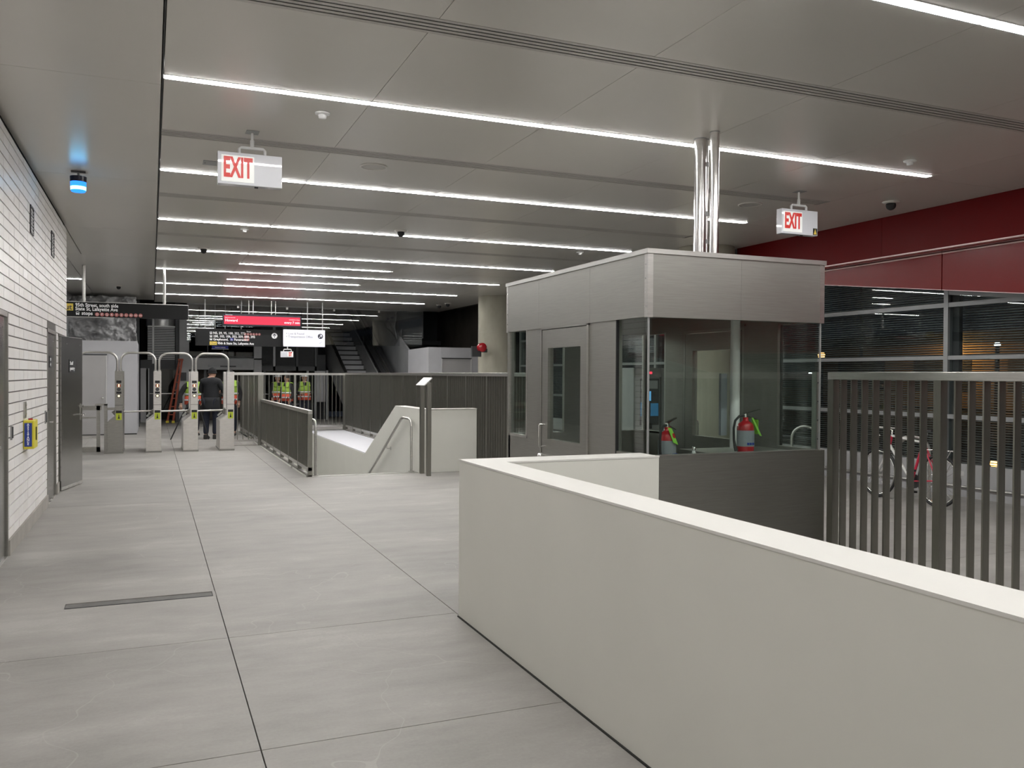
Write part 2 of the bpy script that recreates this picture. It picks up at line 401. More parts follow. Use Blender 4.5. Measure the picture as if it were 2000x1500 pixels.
B(0.062, 0.078, -4.2, 28, CZ, CZ+0.06).build('shadow_gap_trim', M['ceil_dark'], ceiling)
# air slots
for i, y in enumerate(slots):
    nm = ['nearly overhead behind the camera', 'nearest, wide enough to show its blades', 'second from the camera, in front of the left exit sign', 'third from the camera, between two light rows', 'fourth from the camera, thin and dark'][i]
    t = thing('air_diffuser', 'slotted grey ceiling air diffuser, '+nm, 'air vent', (0.08, y, CZ), 'linear air diffusers in the ceiling')
    B(0.08, 7.62, y-0.112, y+0.112, CZ+0.035, CZ+0.05).build('backing', M['black'], t)
    for k in range(5):
        yb = y-0.112+k*0.0485
        B(0.08, 7.62, yb, yb+0.031, CZ-0.001, CZ+0.003).build('blade', M['blade'], t)
# light rows
seg_mesh = None
def light_row(y, x0, n, label, grp='linear ceiling lights'):
    global seg_mesh
    t = thing('linear_light', label, 'light', (x0, y, CZ), grp)
    for k in range(n):
        xa = 0.012+k*1.52
        if seg_mesh is None:
            s = B(0, 1.496, -0.034, 0.034, -0.005, 0.012).build('diffuser', M['lamp'], t, local=True, loc=(xa, 0, 0)); seg_mesh = s
        else: s = link_copy(seg_mesh, (xa, 0, 0), t)
    L = n*1.52
    for yy0, yy1 in ((-0.050, -0.036), (0.036, 0.050)):
        MB().box(0, L, yy0, yy1, -0.002, 0.03).build('side_trim', M['lamp_trim'], t, local=True)
    return t
names = ['linear light row behind the camera', 'linear light row cut by the top right corner', 'nearest fully visible light row, long and brightest',
 'light row passing behind the left exit sign', 'third full light row from the camera', 'fourth full light row from the camera, a camera dome at its left end',
 'fifth full light row from the camera', 'sixth full light row from the camera', 'farthest long light row, above the red display']
for y, nm in zip(rows, names): light_row(y, 0.08, 5, 'white '+nm if not nm.startswith('white') else nm)
light_row(-2.4, 0.08, 5, 'white light row well behind the camera')
light_row(shorts[0], 1.58, 2, 'short white light row, nearer of the two short ones')
light_row(shorts[1], 1.58, 2, 'short white light row, farther of the two short ones')
light_row(21.95, -4.52, 2, 'white light row seen just past the end of the tiled wall')
light_row(17.0, -4.52, 2, 'white light row hidden behind the tiled wall')

# ------------------------------------------------------------------ floor slabs
floor = sroot('floor')
B(-7, 2.06, -4.2, 32, -0.14, -0.045).build('subfloor', M['joint'], floor)
B(2.06, 4.96, 5.1, 13.3, -0.14, -0.045).build('subfloor', M['joint'], floor)
B(4.96, 10.3, -4.2, 32, -0.14, -0.045).build('subfloor', M['joint'], floor)
B(2.06, 4.96, 24.25, 32, -0.14, -0.045).build('subfloor', M['joint'], floor)
jw = 0.006
def slab(x0, x1, y0, y1, m='floor', n='concrete_slab'):
    B(x0+jw/2, x1-jw/2, y0+jw/2, y1-jw/2, -0.045, 0.0).build(n, M[m], floor)
for x0, x1 in ((-1.35, 0.43), (0.43, 1.885)):
    for y0, y1 in ((-4.2, 3.73), (3.73, 5.4), (5.4, 11.4), (11.4, 18.4), (18.4, 24.6), (24.6, 32)):
        if x0 < 0 and y0 == 5.4:      # leave the recess of the metal strip
            slab(x0, x1, 5.4, 6.46); slab(x0, x1, 6.60, 11.4)
            B(x0, -0.545, 6.457, 6.603, -0.045, 0).build('concrete_slab', M['floor'], floor)
            B(0.41, x1, 6.457, 6.603, -0.045, 0).build('concrete_slab', M['floor'], floor)
        else: slab(x0, x1, y0, y1)
for y0, y1 in ((14.1, 18.4), (18.4, 24.6), (24.6, 32)): slab(-6, -1.35, y0, y1)
slab(1.885, 4.93, 5.06, 11.4); slab(1.885, 4.93, 11.4, 13.36)
slab(1.885, 2.10, -4.2, 5.06)
slab(1.885, 2.2, 13.36, 24.6)
B(4.20, 4.93, 13.36, 17.0, -0.045, 0).build('concrete_slab', M['floor'], floor)
B(4.01, 5.06, 17.0, 24.3, -0.045, -0.002).build('white_slab', M['white_slab'], floor)
slab(1.885, 4.93, 24.6, 32)
for x0, x1 in ((4.93, 7.5), (7.5, 10.2)):
    for y0, y1 in ((-4.2, 2.0), (2.0, 5.4), (5.4, 8.4), (8.4, 11.4), (11.4, 18.4), (18.4, 24.6), (24.6, 32)):
        if x0 == 4.93 and y0 in (11.4, 18.4): slab(5.08 if y0 == 18.4 else 4.93, x1, y0, y1)
        else: slab(x0, x1, y0, y1)
t = thing('floor_strip', 'dark narrow metal strip set into the floor left of the long joint', 'floor strip', (-0.07, 6.53, -0.01))
B(-0.54, 0.405, 6.475, 6.585, -0.04, -0.003).build('recess_plate', M['strip'], t)
B(-0.54, 0.405, 6.47, 6.482, -0.04, 0.001).build('edge_angle', M['frame_dk'], t)

# ------------------------------------------------------------------ left wall of glazed blocks
WX = -1.15
wall = sroot('wall_left')
def wallbox(y0, y1, z0, z1): B(WX-0.25, WX-0.012, y0, y1, z0, z1).build('mortar_backing', M['grout'], wall)
doors = [(7.55, 8.52, 2.12), (11.54, 12.57, 2.13), (12.86, 13.84, 2.12)]
wallbox(-4.2, 7.55, 0, 3.70); wallbox(8.52, 11.54, 0, 3.70); wallbox(12.57, 12.86, 0, 3.70); wallbox(13.84, 14.1, 0, 3.70)
for a, b, h in doors: wallbox(a, b, h, 3.70)
B(WX-0.25, WX-0.03, -4.2, 14.1, 3.70, CZ+0.02).build('wall_head', M['ceil_dark'], wall)
pieces = []
zj = [0.022+0.1*k for k in range(1, 37)]
k = -4.2; cols = []
y = 14.1
while y > -4.2: cols.append((y-0.305, y)); y -= 0.305
for (ya, yb) in cols:
    for z in zj:
        z0, z1 = z+0.006, z+0.094
        if z1 > 3.70: z1 = 3.69
        segs = [(ya+0.0018, yb-0.0018)]
        for (d0, d1, h) in doors:
            if z0 < h:
                out = []
                for (p, q) in segs:
                    if q <= d0 or p >= d1: out.append((p, q)); continue
                    if p < d0-0.01: out.append((p, d0))
                    if q > d1+0.01: out.append((d1, q))
                segs = out
        if z1 <= h and False: pass
        for (p, q) in segs:
            if z1 < 0.16: continue
            pieces.append((p, q, max(z0, 0.137), z1))
pieces.sort(key=lambda t: (0 if 7.9 < t[0] < 14.2 else 1, abs(t[0]-8.0)))
single = [p for p in pieces[:290]]
rest = pieces[290:]
cache = {}
rnd = random.Random(3)
tmats = ['tile', 'tile', 'tile2', 'tile3']
for (p, q, z0, z1) in single:
    mk = tmats[rnd.randrange(4)]
    key = (round(q-p, 3), round(z1-z0, 3), mk)
    prd = rnd.uniform(-0.0012, 0.0012)
    if key in cache: link_copy(cache[key], (WX+prd, p, z0), wall)
    else: cache[key] = B(-0.02, 0, 0, q-p, 0, z1-z0).build('glazed_block', M[mk], wall, local=True, loc=(WX+prd, p, z0))
mb = {k: MB() for k in ('tile', 'tile2', 'tile3')}
for (p, q, z0, z1) in rest: mb[tmats[rnd.randrange(4)]].box(WX-0.02, WX+rnd.uniform(-0.0012, 0.0012), p, q, z0, z1)
for kk, m_ in mb.items(): m_.build('glazed_block_field', M[kk], wall)['kind'] = 'stuff'
for a, b in ((-4.2, 7.55), (8.52, 11.54), (12.57, 12.86), (13.84, 14.1)):
    B(WX-0.02, WX+0.018, a, b, 0, 0.135).build('plinth', M['plinth'], wall)
# doors in that wall
def steel_door(n, y0, y1, h, knob_side=1):
    d = sroot(n, (WX, (y0+y1)/2, 0))
    fr = 0.045
    MB().box(WX-0.14, WX+0.006, y0, y0+fr, 0, h).box(WX-0.14, WX+0.006, y1-fr, y1, 0, h).box(WX-0.14, WX+0.006, y0, y1, h-fr, h).build('door_frame', M['steel_h'], d)
    leaf = B(WX-0.06, WX-0.012, y0+fr+0.004, y1-fr-0.004, 0.012, h-fr-0.004).build('door_leaf', M['steel_door'], d)
    yk = y1-0.13 if knob_side > 0 else y0+0.13
    lv = MB().cyl((WX-0.012, yk, 1.0), (WX+0.045, yk, 1.0), 0.011).tube([(WX+0.045, yk, 1.0), (WX+0.045, yk-0.12*knob_side, 1.0)], 0.009)
    lv.cyl((WX-0.012, yk, 1.0), (WX-0.004, yk, 1.0), 0.03)
    lv.build('lever_handle', M['chrome'], leaf)
    MB().box(WX-0.012, WX-0.004, yk-0.03, yk+0.03, 1.1, 1.2).cyl((WX-0.012, yk, 1.15), (WX+0.012, yk, 1.15), 0.02).build('lock_plate', M['chrome'], leaf)
    for q in (0.15, 0.75):
        MB().cyl((WX-0.012, y0+q*(y1-y0)+0.04, h-0.14), (WX-0.006, y0+q*(y1-y0)+0.04, h-0.14), 0.008, seg=8).build('screw', M['chrome'], leaf)
    B(WX-0.13, WX+0.006, y0+fr, y1-fr, 0, 0.010).build('threshold', M['steel_lt'], d)
    return d
steel_door('door_1', 7.55, 8.52, 2.12, -1)
d2 = steel_door('door_2', 11.54, 12.57, 2.13, -1)
pl = B(WX-0.012, WX-0.006, 11.92, 12.12, 1.66, 1.80).build('plaque', M['black'], d2)
text('lettering', 'Staff', 0.05, M['letter'], (WX-0.004, 11.94, 1.745), pl, 'x')
text('lettering', 'only', 0.05, M['letter'], (WX-0.004, 11.94, 1.685), pl, 'x')
# third door: standing open
d3 = sroot('door_3', (WX, 13.35, 0))
MB().box(WX-0.14, WX+0.006, 12.86, 12.90, 0, 2.12).box(WX-0.14, WX+0.006, 13.80, 13.84, 0, 2.12).box(WX-0.14, WX+0.006, 12.86, 13.84, 2.08, 2.12).build('door_frame', M['steel_h'], d3)
B(WX-0.9, WX-0.85, 12.4, 14.1, 0, 2.4).build('dark_room_beyond', M['ceil_dark'], d3)
leafroot = thing('open_door_leaf', 'tall stainless steel door leaf standing slightly open at the end of the tiled wall', 'door', (WX+0.012, 12.895, 0))
leafroot.rotation_euler = (0, 0, -math.atan2(0.195, 0.80))
L_ = 0.84
lf = MB().box(-0.022, 0.022, 0, L_, 0.035, 2.085).build('door_panel', M['steel_door'], leafroot, local=True)
MB().box(-0.026, 0.026, 0.0, L_, 0.012, 0.05).build('bottom_sweep', M['steel_lt'], leafroot, local=True)
MB().box(-0.024, 0.024, 0.0, L_, 2.083, 2.092).build('top_edge', M['steel_lt'], leafroot, local=True)
for q in (0.22, 0.74): MB().cyl((0.02, q, 1.99), (0.028, q, 1.99), 0.009, seg=8).build('screw', M['chrome'], leafroot, local=True)
pq = MB().box(0.022, 0.027, 0.30, 0.56, 1.60, 1.78).build('plaque', M['black'], leafroot, local=True)
for s_, z_ in (('Staff', 1.705), ('pantry', 1.635)):
    o = text('lettering', s_, 0.07, M['letter'], (0, 0, 0), pq, 'x'); o.location = (0.0285, 0.32, z_)
hd = MB().box(0.022, 0.03, 0.76, 0.81, 0.92, 1.16).cyl((0.02, 0.785, 1.0), (0.075, 0.785, 1.0), 0.011).tube([(0.075, 0.785, 1.0), (0.075, 0.66, 1.0)], 0.009)
hd.cyl((0.02, 0.785, 1.12), (0.05, 0.785, 1.12), 0.02)
hd.build('lever_handle', M['chrome'], leafroot, local=True)
# things on the left wall
t = thing('assistance_box', 'yellow box with blue ASSISTANCE panel mounted on the white tiled wall', 'call box', (WX, 9.6, 0.86))
bb = MB().box(WX, WX+0.095, 9.48, 9.76, 0.85, 1.13).build('housing', M['yellow_box'], t, bevel=0.008)
B(WX+0.012, WX+0.076, 9.472, 9.481, 0.875, 1.105).build('blue_panel', M['blue_label'], t)
o = text('lettering', 'A\nS\nS\nI\nS\nT\nA\nN\nC\nE', 0.028, M['letter'], (WX+0.044, 9.470, 1.082), t, 'y', 'CENTER', 0.001); o.data.space_line = 0.76; o.data.offset = 0.0008
B(WX+0.094, WX+0.102, 9.60, 9.63, 0.93, 1.06).build('latch', M['black'], t)
MB().cyl((WX+0.05, 9.6, 1.13), (WX+0.05, 9.6, 1.145), 0.02, seg=12).build('red_button', M['ext_red'], t)
t = thing('wall_intercom', 'small vertical steel button plate on the tiled wall above the yellow box', 'intercom', (WX, 9.58, 1.15))
B(WX, WX+0.014, 9.50, 9.62, 1.15, 1.31).build('plate', M['steel'], t)
for z in (1.19, 1.235, 1.28): MB().cyl((WX+0.013, 9.56, z), (WX+0.022, 9.56, z), 0.012, seg=12).build('button', M['steel_lt'], t)
for (y0, y1, z0, z1, nm) in ((8.66, 8.72, 1.0, 1.13, 'left of the yellow box, beside the nearest door'), (11.30, 11.38, 1.0, 1.15, 'between the yellow box and the closed steel door')):
    t = thing('card_reader', 'narrow dark metal wall plate '+nm, 'wall plate', (WX, y0, z0), 'dark wall plates on the tiled wall')
    B(WX, WX+0.012, y0, y1, z0, z1).build('back_plate', M['galv'], t)
    B(WX+0.012, WX+0.02, y0+0.012, y1-0.012, z0+0.015, z1-0.015).build('cover', M['frame_dk'], t)
for (y0, y1, z0, z1, nm) in ((9.98, 10.24, 3.03, 3.32, 'nearer'), (11.98, 12.28, 3.05, 3.36, 'farther')):
    t = thing('wall_vent', 'small louvred vent recessed high in the tiled wall, %s of the two' % nm, 'vent', (WX, y0, z0), 'small vents high on the tiled wall')
    MB().box(WX-0.01, WX+0.012, y0, y0+0.02, z0, z1).box(WX-0.01, WX+0.012, y1-0.02, y1, z0, z1).box(WX-0.01, WX+0.012, y0, y1, z0, z0+0.02).box(WX-0.01, WX+0.012, y0, y1, z1-0.02, z1).build('frame', M['frame_dk'], t)
    n = 7
    for k in range(n):
        z = z0+0.025+k*(z1-z0-0.05)/n
        B(WX-0.005, WX+0.008, y0+0.02, y1-0.02, z, z+0.018).build('slat', M['galv'], t)
# ------------------------------------------------------------------ white parapet walls around the near stairwell
pw = sroot('wall_near_parapet', (2.0, 3, 0))
MB().prism([(1.87, -2.0), (2.10, -2.0), (2.10, 5.06), (3.255, 5.06), (3.255, 5.31), (1.87, 5.31)], 'z', 0, 1.030).build('parapet_body', M['paint'], pw, bevel=0.004)
MB().prism([(1.868, -2.0), (2.102, -2.0), (2.102, 5.058), (3.256, 5.058), (3.256, 5.312), (1.868, 5.312)], 'z', 1.030, 1.041).build('coping', M['paint_top'], pw)
B(1.862, 1.872, -2.0, 5.31, 0, 0.008).build('base_sealant', M['joint'], pw)
sh = sroot('wall_stair_shaft', (3.5, 3, -1))
B(1.90, 2.10, -2.2, 5.06, -3.2, -0.05).build('shaft_side', M['paint'], sh); B(4.93, 5.08, -2.2, 5.06, -3.2, -0.05).build('shaft_side', M['paint'], sh)
B(1.9, 5.08, 5.06, 5.25, -3.2, -0.05).build('shaft_end', M['paint'], sh)
st = sroot('floor_near_stair', (3.5, 0, 0))
for k in range(17):
    y = -1.6+0.36*k
    B(2.10, 4.93, y, y+0.36, -0.17*(k+1)-0.2, -0.17*(k+1)).build('step', M['stair'], st)
B(2.10, 4.93, -4.2, -1.6, -0.1, 0).build('landing', M['floor'], st)

# ------------------------------------------------------------------ steel fences
bar_cache = {}
def fence(name, label, p0, p1, zt, zb=0.09, module=1.02, base=True, post_h=None, first=True):
    """flat bars set across the run between two rails; along X or along Y"""
    (x0, y0), (x1, y1) = p0, p1
    alongY = abs(y1-y0) > abs(x1-x0)
    L = abs(y1-y0) if alongY else abs(x1-x0)
    sg = 1 if ((y1-y0) if alongY else (x1-x0)) > 0 else -1
    t = thing(name, label, 'fence', (x0, y0, 0), 'stainless steel barrier fences')
    W = 0.060
    def bx(a, b, c0, c1, z0, z1):   # a..b along the run, c across
        a, b = sg*a, sg*b
        return MB().box(x0+c0, x0+c1, y0+a, y0+b, z0, z1) if alongY else MB().box(x0+a, x0+b, y0+c0, y0+c1, z0, z1)
    bx(0, L, -0.004, W+0.004, zt-0.058, zt).build('top_rail', M['steel_rail'], t, bevel=0.003)
    bx(0, L, 0, W, zb, zb+0.05).build('bottom_rail', M['steel_rail'], t)
    if base: bx(0, L, 0.0, W, 0.0, 0.02).build('base_plate', M['steel_rail'], t)
    n = max(1, int(round(L/module))); md = L/n
    for i in range(n+1):
        a = i*md
        a0, a1 = (a-0.03, a+0.03)
        if i == 0: a0, a1 = 0, 0.06
        if i == n: a0, a1 = L-0.06, L
        bx(a0, a1, -0.002, W+0.002, 0, zt-0.056).build('post', M['steel_bar'], t)
    for i in range(n):
        nb = max(1, int(round((md-0.06)/0.112)))-0
        for k in range(1, nb):
            c = i*md+0.03+(md-0.06)*k/nb
            key = (alongY, round(zt-zb, 3))
            px = (x0, y0+sg*c) if alongY else (x0+sg*c, y0)
            lp = (px[0]-x0, px[1]-y0, zb+0.05)
            hgt = zt-0.057-zb-0.05
            if key not in bar_cache:
                m_ = MB().box(0, W, -0.006, 0.006, 0, hgt) if alongY else MB().box(-0.006, 0.006, 0, W, 0, hgt)
                bar_cache[key] = m_.build('bar', M['steel_bar'], t, local=True, loc=lp)
            else: link_copy(bar_cache[key], lp, t)
    return t
fence('steel_fence', 'tall stainless bar fence in front of the bicycle, right of the booth', (4.93, 5.24), (4.93, -1.9), 1.634)
fence('steel_fence', 'low stainless bar fence along the left of the far stairwell', (2.24, 19.62), (2.24, 13.40), 1.03)
fence('steel_fence', 'tall stainless bar fence running back from the low stairwell fence', (2.24, 19.66), (2.24, 24.4), 1.62)
fence('steel_fence', 'short see-through stainless fence beside the rightmost turnstile', (1.60, 19.64), (2.24, 19.64), 1.62, module=0.7)
fence('steel_fence', 'stainless bar fence closing the back of the far stairwell', (2.30, 24.40), (5.12, 24.40), 1.62, module=1.4)
fence('steel_fence', 'long tall stainless fence on the right of the far stairwell, up to the booth', (5.12, 24.40), (5.12, 11.15), 1.632)

# ------------------------------------------------------------------ far stairwell
fw = sroot('wall_far_parapet', (4.1, 14, 0))
MB().prism([(13.28, -3.2), (24.3, -3.2), (24.3, -0.02), (17.16, -0.02), (14.83, 1.03), (13.28, 1.03)], 'x', 4.005, 4.2).build('sloped_parapet', M['paint'], fw, bevel=0.004)
B(4.205, 4.99, 13.30, 13.50, 0, 1.03).build('parapet_return', M['paint'], fw, bevel=0.004)
B(4.003, 4.992, 13.278, 13.502, 1.03, 1.038).build('coping', M['paint_top'], fw)
MB().hexa([(4.003, 13.50, 1.03), (4.202, 13.50, 1.03), (4.202, 14.83, 1.03), (4.003, 14.83, 1.03), (4.003, 13.50, 1.038), (4.202, 13.50, 1.038), (4.202, 14.83, 1.038), (4.003, 14.83, 1.038)]).build('coping', M['paint_top'], fw)
B(2.10, 2.235, 13.3, 24.4, -3.2, -0.05).build('shaft_side', M['paint'], fw); B(2.1, 4.2, 24.3, 24.5, -3.2, -0.05).build('shaft_end', M['paint'], fw)
fs = sroot('floor_far_stair', (3.1, 14, 0))
for k in range(18):
    y = 13.50+0.33*k
    stp = B(2.24, 4.0, y, y+0.33, -0.17*(k+1)-0.2, -0.17*(k+1)).build('step', M['stair'], fs)
    B(2.24, 4.0, y, y+0.04, -0.17*(k+1), -0.17*(k+1)+0.004).build('nosing', M['nosing'], stp)
B(2.24, 4.0, 13.36, 13.50, -0.1, 0.004).build('threshold_plate', M['steel'], fs)
def handrail(x, label, wx):
    t = thing('handrail', label, 'handrail', (x, 13.52, 0), 'tubular handrails of the far stairwell')
    P = [(x, 13.52, 0), (x, 13.52, 0.74), (x, 13.535, 0.80), (x, 13.58, 0.845), (x, 13.66, 0.865), (x, 14.02, 0.865), (x, 14.14, 0.84)]
    for k in range(1, 12): P.append((x, 14.14+0.45*k, 0.84-0.45*k*0.515))
    MB().tube(P, 0.021, 12).build('rail_tube', M['steel_rail'], t)
    MB().cyl((x, 13.52, 0), (x, 13.52, 0.012), 0.05).build('floor_flange', M['steel'], t)
    for k in (1, 3, 5, 7):
        yb = 14.5+0.6*k; zb = 0.84-(yb-14.14)*0.515
        MB().tube([(wx, yb, zb-0.09), (x, yb, zb-0.09), (x, yb, zb-0.01)], 0.009, 8).cyl((wx, yb, zb-0.09), (wx+(0.01 if wx < x else -0.01), yb, zb-0.09), 0.03, seg=10).build('wall_bracket', M['steel_lt'], t)
handrail(2.375, 'curved steel handrail at the left of the far stairwell, beside the low fence', 2.30)
handrail(3.93, 'curved steel handrail fixed to the sloped white stairwell wall', 4.004)
t = thing('pedestal_reader', 'two square steel posts carrying a small tilted white plate by the far stairwell', 'pedestal', (4.02, 13.1, 0))
B(3.99, 4.055, 13.20, 13.265, 0, 1.47).build('post', M['steel_bar'], t); B(3.99, 4.055, 12.84, 12.905, 0, 1.47).build('post', M['steel_bar'], t)
MB().hexa([(3.93, 12.83, 1.43), (3.94, 12.83, 1.42), (3.94, 13.28, 1.42), (3.93, 13.28, 1.43), (4.06, 12.83, 1.55), (4.07, 12.83, 1.54), (4.07, 13.28, 1.54), (4.06, 13.28, 1.55)]).build('tilted_plate', M['white_plastic'], t)

# ------------------------------------------------------------------ attendant booth
BX0, BX1, BY0, BY1 = 3.29, 4.885, 5.27, 7.87
bo = thing('attendant_booth', 'stainless steel attendant booth with wide roof band and glass corners', 'booth', (4.09, 6.57, 0))
th = 0.05
def side_wall(xo, inn, isdoor=True):
    """long side at x = xo, thickness towards inn (+1/-1)"""
    xi = xo+inn*th
    def W_(y0, y1, z0, z1, n='wall_panel', m='steel_booth', o=0): return B(xo-inn*o, xi, y0, y1, z0, z1).build(n, M[m], bo)
    W_(5.321, 5.72, 0, 1.02); W_(5.72, 6.16, 0, 2.04); W_(7.09, 7.41, 0, 2.04); W_(7.41, 7.87, 0, 1.02)
    W_(6.16, 7.09, 2.035, 2.06)
    for a in (7.41, 7.84): W_(a, a+0.025, 1.0, 2.04, 'window_trim', 'steel_rail', 0.003)
    W_(7.41, 7.865, 1.0, 1.022, 'window_trim', 'steel_rail', 0.004)
    B(xo+inn*0.018, xo+inn*0.026, 5.292, 5.722, 1.02, 2.04).build('glass_pane', M['glass'], bo)
    B(xo+inn*0.018, xo+inn*0.026, 7.435, 7.84, 1.022, 2.04).build('glass_pane', M['glass'], bo)
    B(xo-inn*0.004, xo+inn*0.02, 5.715, 5.727, 1.0, 2.04).build('glass_gasket', M['black'], bo)
    # door
    fr = MB().box(xo-inn*0.012, xi, 6.16, 6.19, 0, 2.03).box(xo-inn*0.012, xi, 7.065, 7.09, 0, 2.03).box(xo-inn*0.012, xi, 6.16, 7.09, 2.012, 2.035)
    fr.build('door_frame', M['steel'], bo)
    B(xo-inn*0.012, xo, 6.14, 7.10, 2.055, 2.066).build('drip_trim', M['steel_lt'], bo)
    d = MB().box(xo-inn*0.006, xi, 6.195, 6.31, 0.02, 2.005).box(xo-inn*0.006, xi, 6.94, 7.06, 0.02, 2.005).box(xo-inn*0.006, xi, 6.31, 6.94, 0.02, 1.025).box(xo-inn*0.006, xi, 6.31, 6.94, 1.842, 2.005)
    dr = d.build('door', M['steel_booth'], bo)
    B(xo+inn*0.015, xo+inn*0.022, 6.31, 6.94, 1.025, 1.842).build('door_glass', M['glass'], dr)
    MB().tube([(xo, 7.0, 1.15), (xo-inn*0.055, 7.0, 1.155), (xo-inn*0.062, 7.0, 1.14), (xo-inn*0.062, 7.0, 0.965), (xo-inn*0.055, 7.0, 0.95), (xo, 7.0, 0.955)], 0.008, 8).build('pull_handle', M['chrome'], dr)
    MB().cyl((xo, 7.0, 0.87), (xo-inn*0.03, 7.0, 0.87), 0.012).sphere((xo-inn*0.05, 7.0, 0.87), 0.028).build('door_knob', M['chrome'], dr)
side_wall(BX0, 1); side_wall(BX1, -1)
B(BX0, 4.93, BY0, BY0+th, 0, 1.015).build('front_panel', M['steel_booth'], bo)
B(BX0, BX1-0.01, BY0-0.003, BY0+th+0.004, 1.015, 1.022).build('sill_trim', M['steel_rail'], bo)
B(BX0+0.015, BX1-0.015, BY0+0.018, BY0+0.026, 1.02, 2.04).build('glass_pane', M['glass'], bo)
B(BX0, BX1, BY1-th, BY1, 0, 1.02).build('back_panel', M['steel_booth'], bo)
B(BX0+0.6, BX1-0.65, BY1-th, BY1, 1.02, 2.04).build('back_panel', M['steel_booth'], bo)
for a, b in ((BX0+0.02, BX0+0.6), (BX1-0.65, BX1-0.02)): B(a, b, BY1-0.03, BY1-0.022, 1.02, 2.04).build('glass_pane', M['glass'], bo)
for x, y in ((BX0, BY0), (BX1-0.012, BY0)): B(x, x+0.012, y, y+0.012, 1.02, 2.04).build('glass_corner_bead', M['galv'], bo)
B(BX1-0.02, BX1+0.01, BY1-0.03, BY1, 0, 2.04).build('corner_post', M['steel'], bo)
B(BX0-0.01, BX0+0.02, BY1-0.02, BY1+0.005, 0, 2.04).build('corner_post', M['steel'], bo)
# roof band: separate sheets with seams
zb0, zb1 = 2.03, 2.478
for a, b in ((5.30, 6.136), (6.1375, 7.126), (7.1275, 7.85)): B(BX0-0.014, BX0+0.03, a, b, zb0-0.005, zb1).build('band_sheet', M['steel_booth'], bo)
for a, b in ((BX0+0.03, 4.096), (4.0972, BX1-0.03)): B(a, b, BY0-0.014, BY0+0.03, zb0-0.008, zb1).build('band_sheet', M['steel_booth'], bo)
B(BX1-0.03, BX1+0.014, 5.30, 7.85, zb0, zb1).build('band_sheet', M['steel_booth'], bo)
B(BX0, BX1, BY1-0.03, BY1+0.014, zb0, zb1).build('band_sheet', M['steel_booth'], bo)
for x, y in ((BX0-0.016, BY0-0.016), (BX1-0.03, BY0-0.016), (BX0-0.016, BY1-0.02), (BX1-0.03, BY1-0.02)):
    B(x, x+0.045, y, y+0.045, zb0-0.01, zb1).build('band_corner', M['steel_rail'], bo)
for (x, y) in ((BX0-0.016, BY0), (BX0-0.016, BY1-0.02)):
    for z in (2.10, 2.2, 2.3, 2.4): MB().cyl((x-0.004, y+0.01, z), (x+0.002, y+0.01, z), 0.006, seg=8).build('rivet', M['chrome'], bo)
MB().box(BX0-0.026, BX1+0.026, BY0-0.026, BY1+0.026, zb1, 2.512).build('roof_cap', M['steel_rail'], bo)
B(BX0+0.04, BX1-0.04, BY0+0.04, BY1-0.04, 2.20, 2.24).build('inner_ceiling', M['galv'], bo)
# counters inside
B(BX0+0.06, 4.0, 5.36, 5.75, 0.90, 0.93).build('counter', M['galv'], bo)
B(4.02, BX1-0.06, 5.36, 5.95, 0.965, 0.995).build('counter', M['steel'], bo)
B(BX0+0.06, BX0+0.35, 5.8, 6.1, 0.0, 0.9).build('cabinet', M['frame_dk'], bo)
MB().cyl((4.51, 5.86, 0), (4.51, 5.86, 2.2), 0.04, seg=20).build('white_pipe', M['white_plastic'], bo)
B(4.40, 4.46, 5.90, 5.93, 1.10, 1.62).build('notice_strip', M['ext_label'], bo)
for (x, y, r, yy_) in ((4.590, 6.49, 0.055, 1), (4.572, 6.25, 0.039, 2), (4.645, 6.47, 0.016, 3)):
    nm = {1: 'thickest polished steel pipe from booth roof to ceiling, left one', 2: 'right polished steel pipe from booth roof to ceiling', 3: 'thin steel conduit between the two big pipes on the booth roof'}[yy_]
    t = thing('roof_pipe', nm, 'pipe', (x, y, 2.512), 'pipes on the booth roof')
    MB().cyl((x, y, 2.512), (x, y, CZ), r, seg=28).build('pipe_body', M['pipe'], t)
    MB().cyl((x, y, CZ-0.006), (x, y, CZ), r+0.006, seg=28).build('ceiling_collar', M['galv'], t)
    if yy_ == 3:
        for z in (2.8, 3.05, 3.5): MB().cyl((x, y, z), (x, y, z+0.04), r+0.006, seg=14).build('coupling', M['galv'], t)
# steel jamb beside the booth, with screws
t = thing('steel_jamb', 'riveted steel jamb plate between booth glass and bar fence', 'jamb', (4.91, 5.3, 0))
B(4.895, 4.935, 5.33, 5.38, 1.02, 1.634).build('plate', M['steel_rail'], t)
for z in (1.1, 1.25, 1.4, 1.55): MB().cyl((4.915, 5.326, z), (4.915, 5.331, z), 0.007, seg=8).build('screw', M['frame_dk'], t)

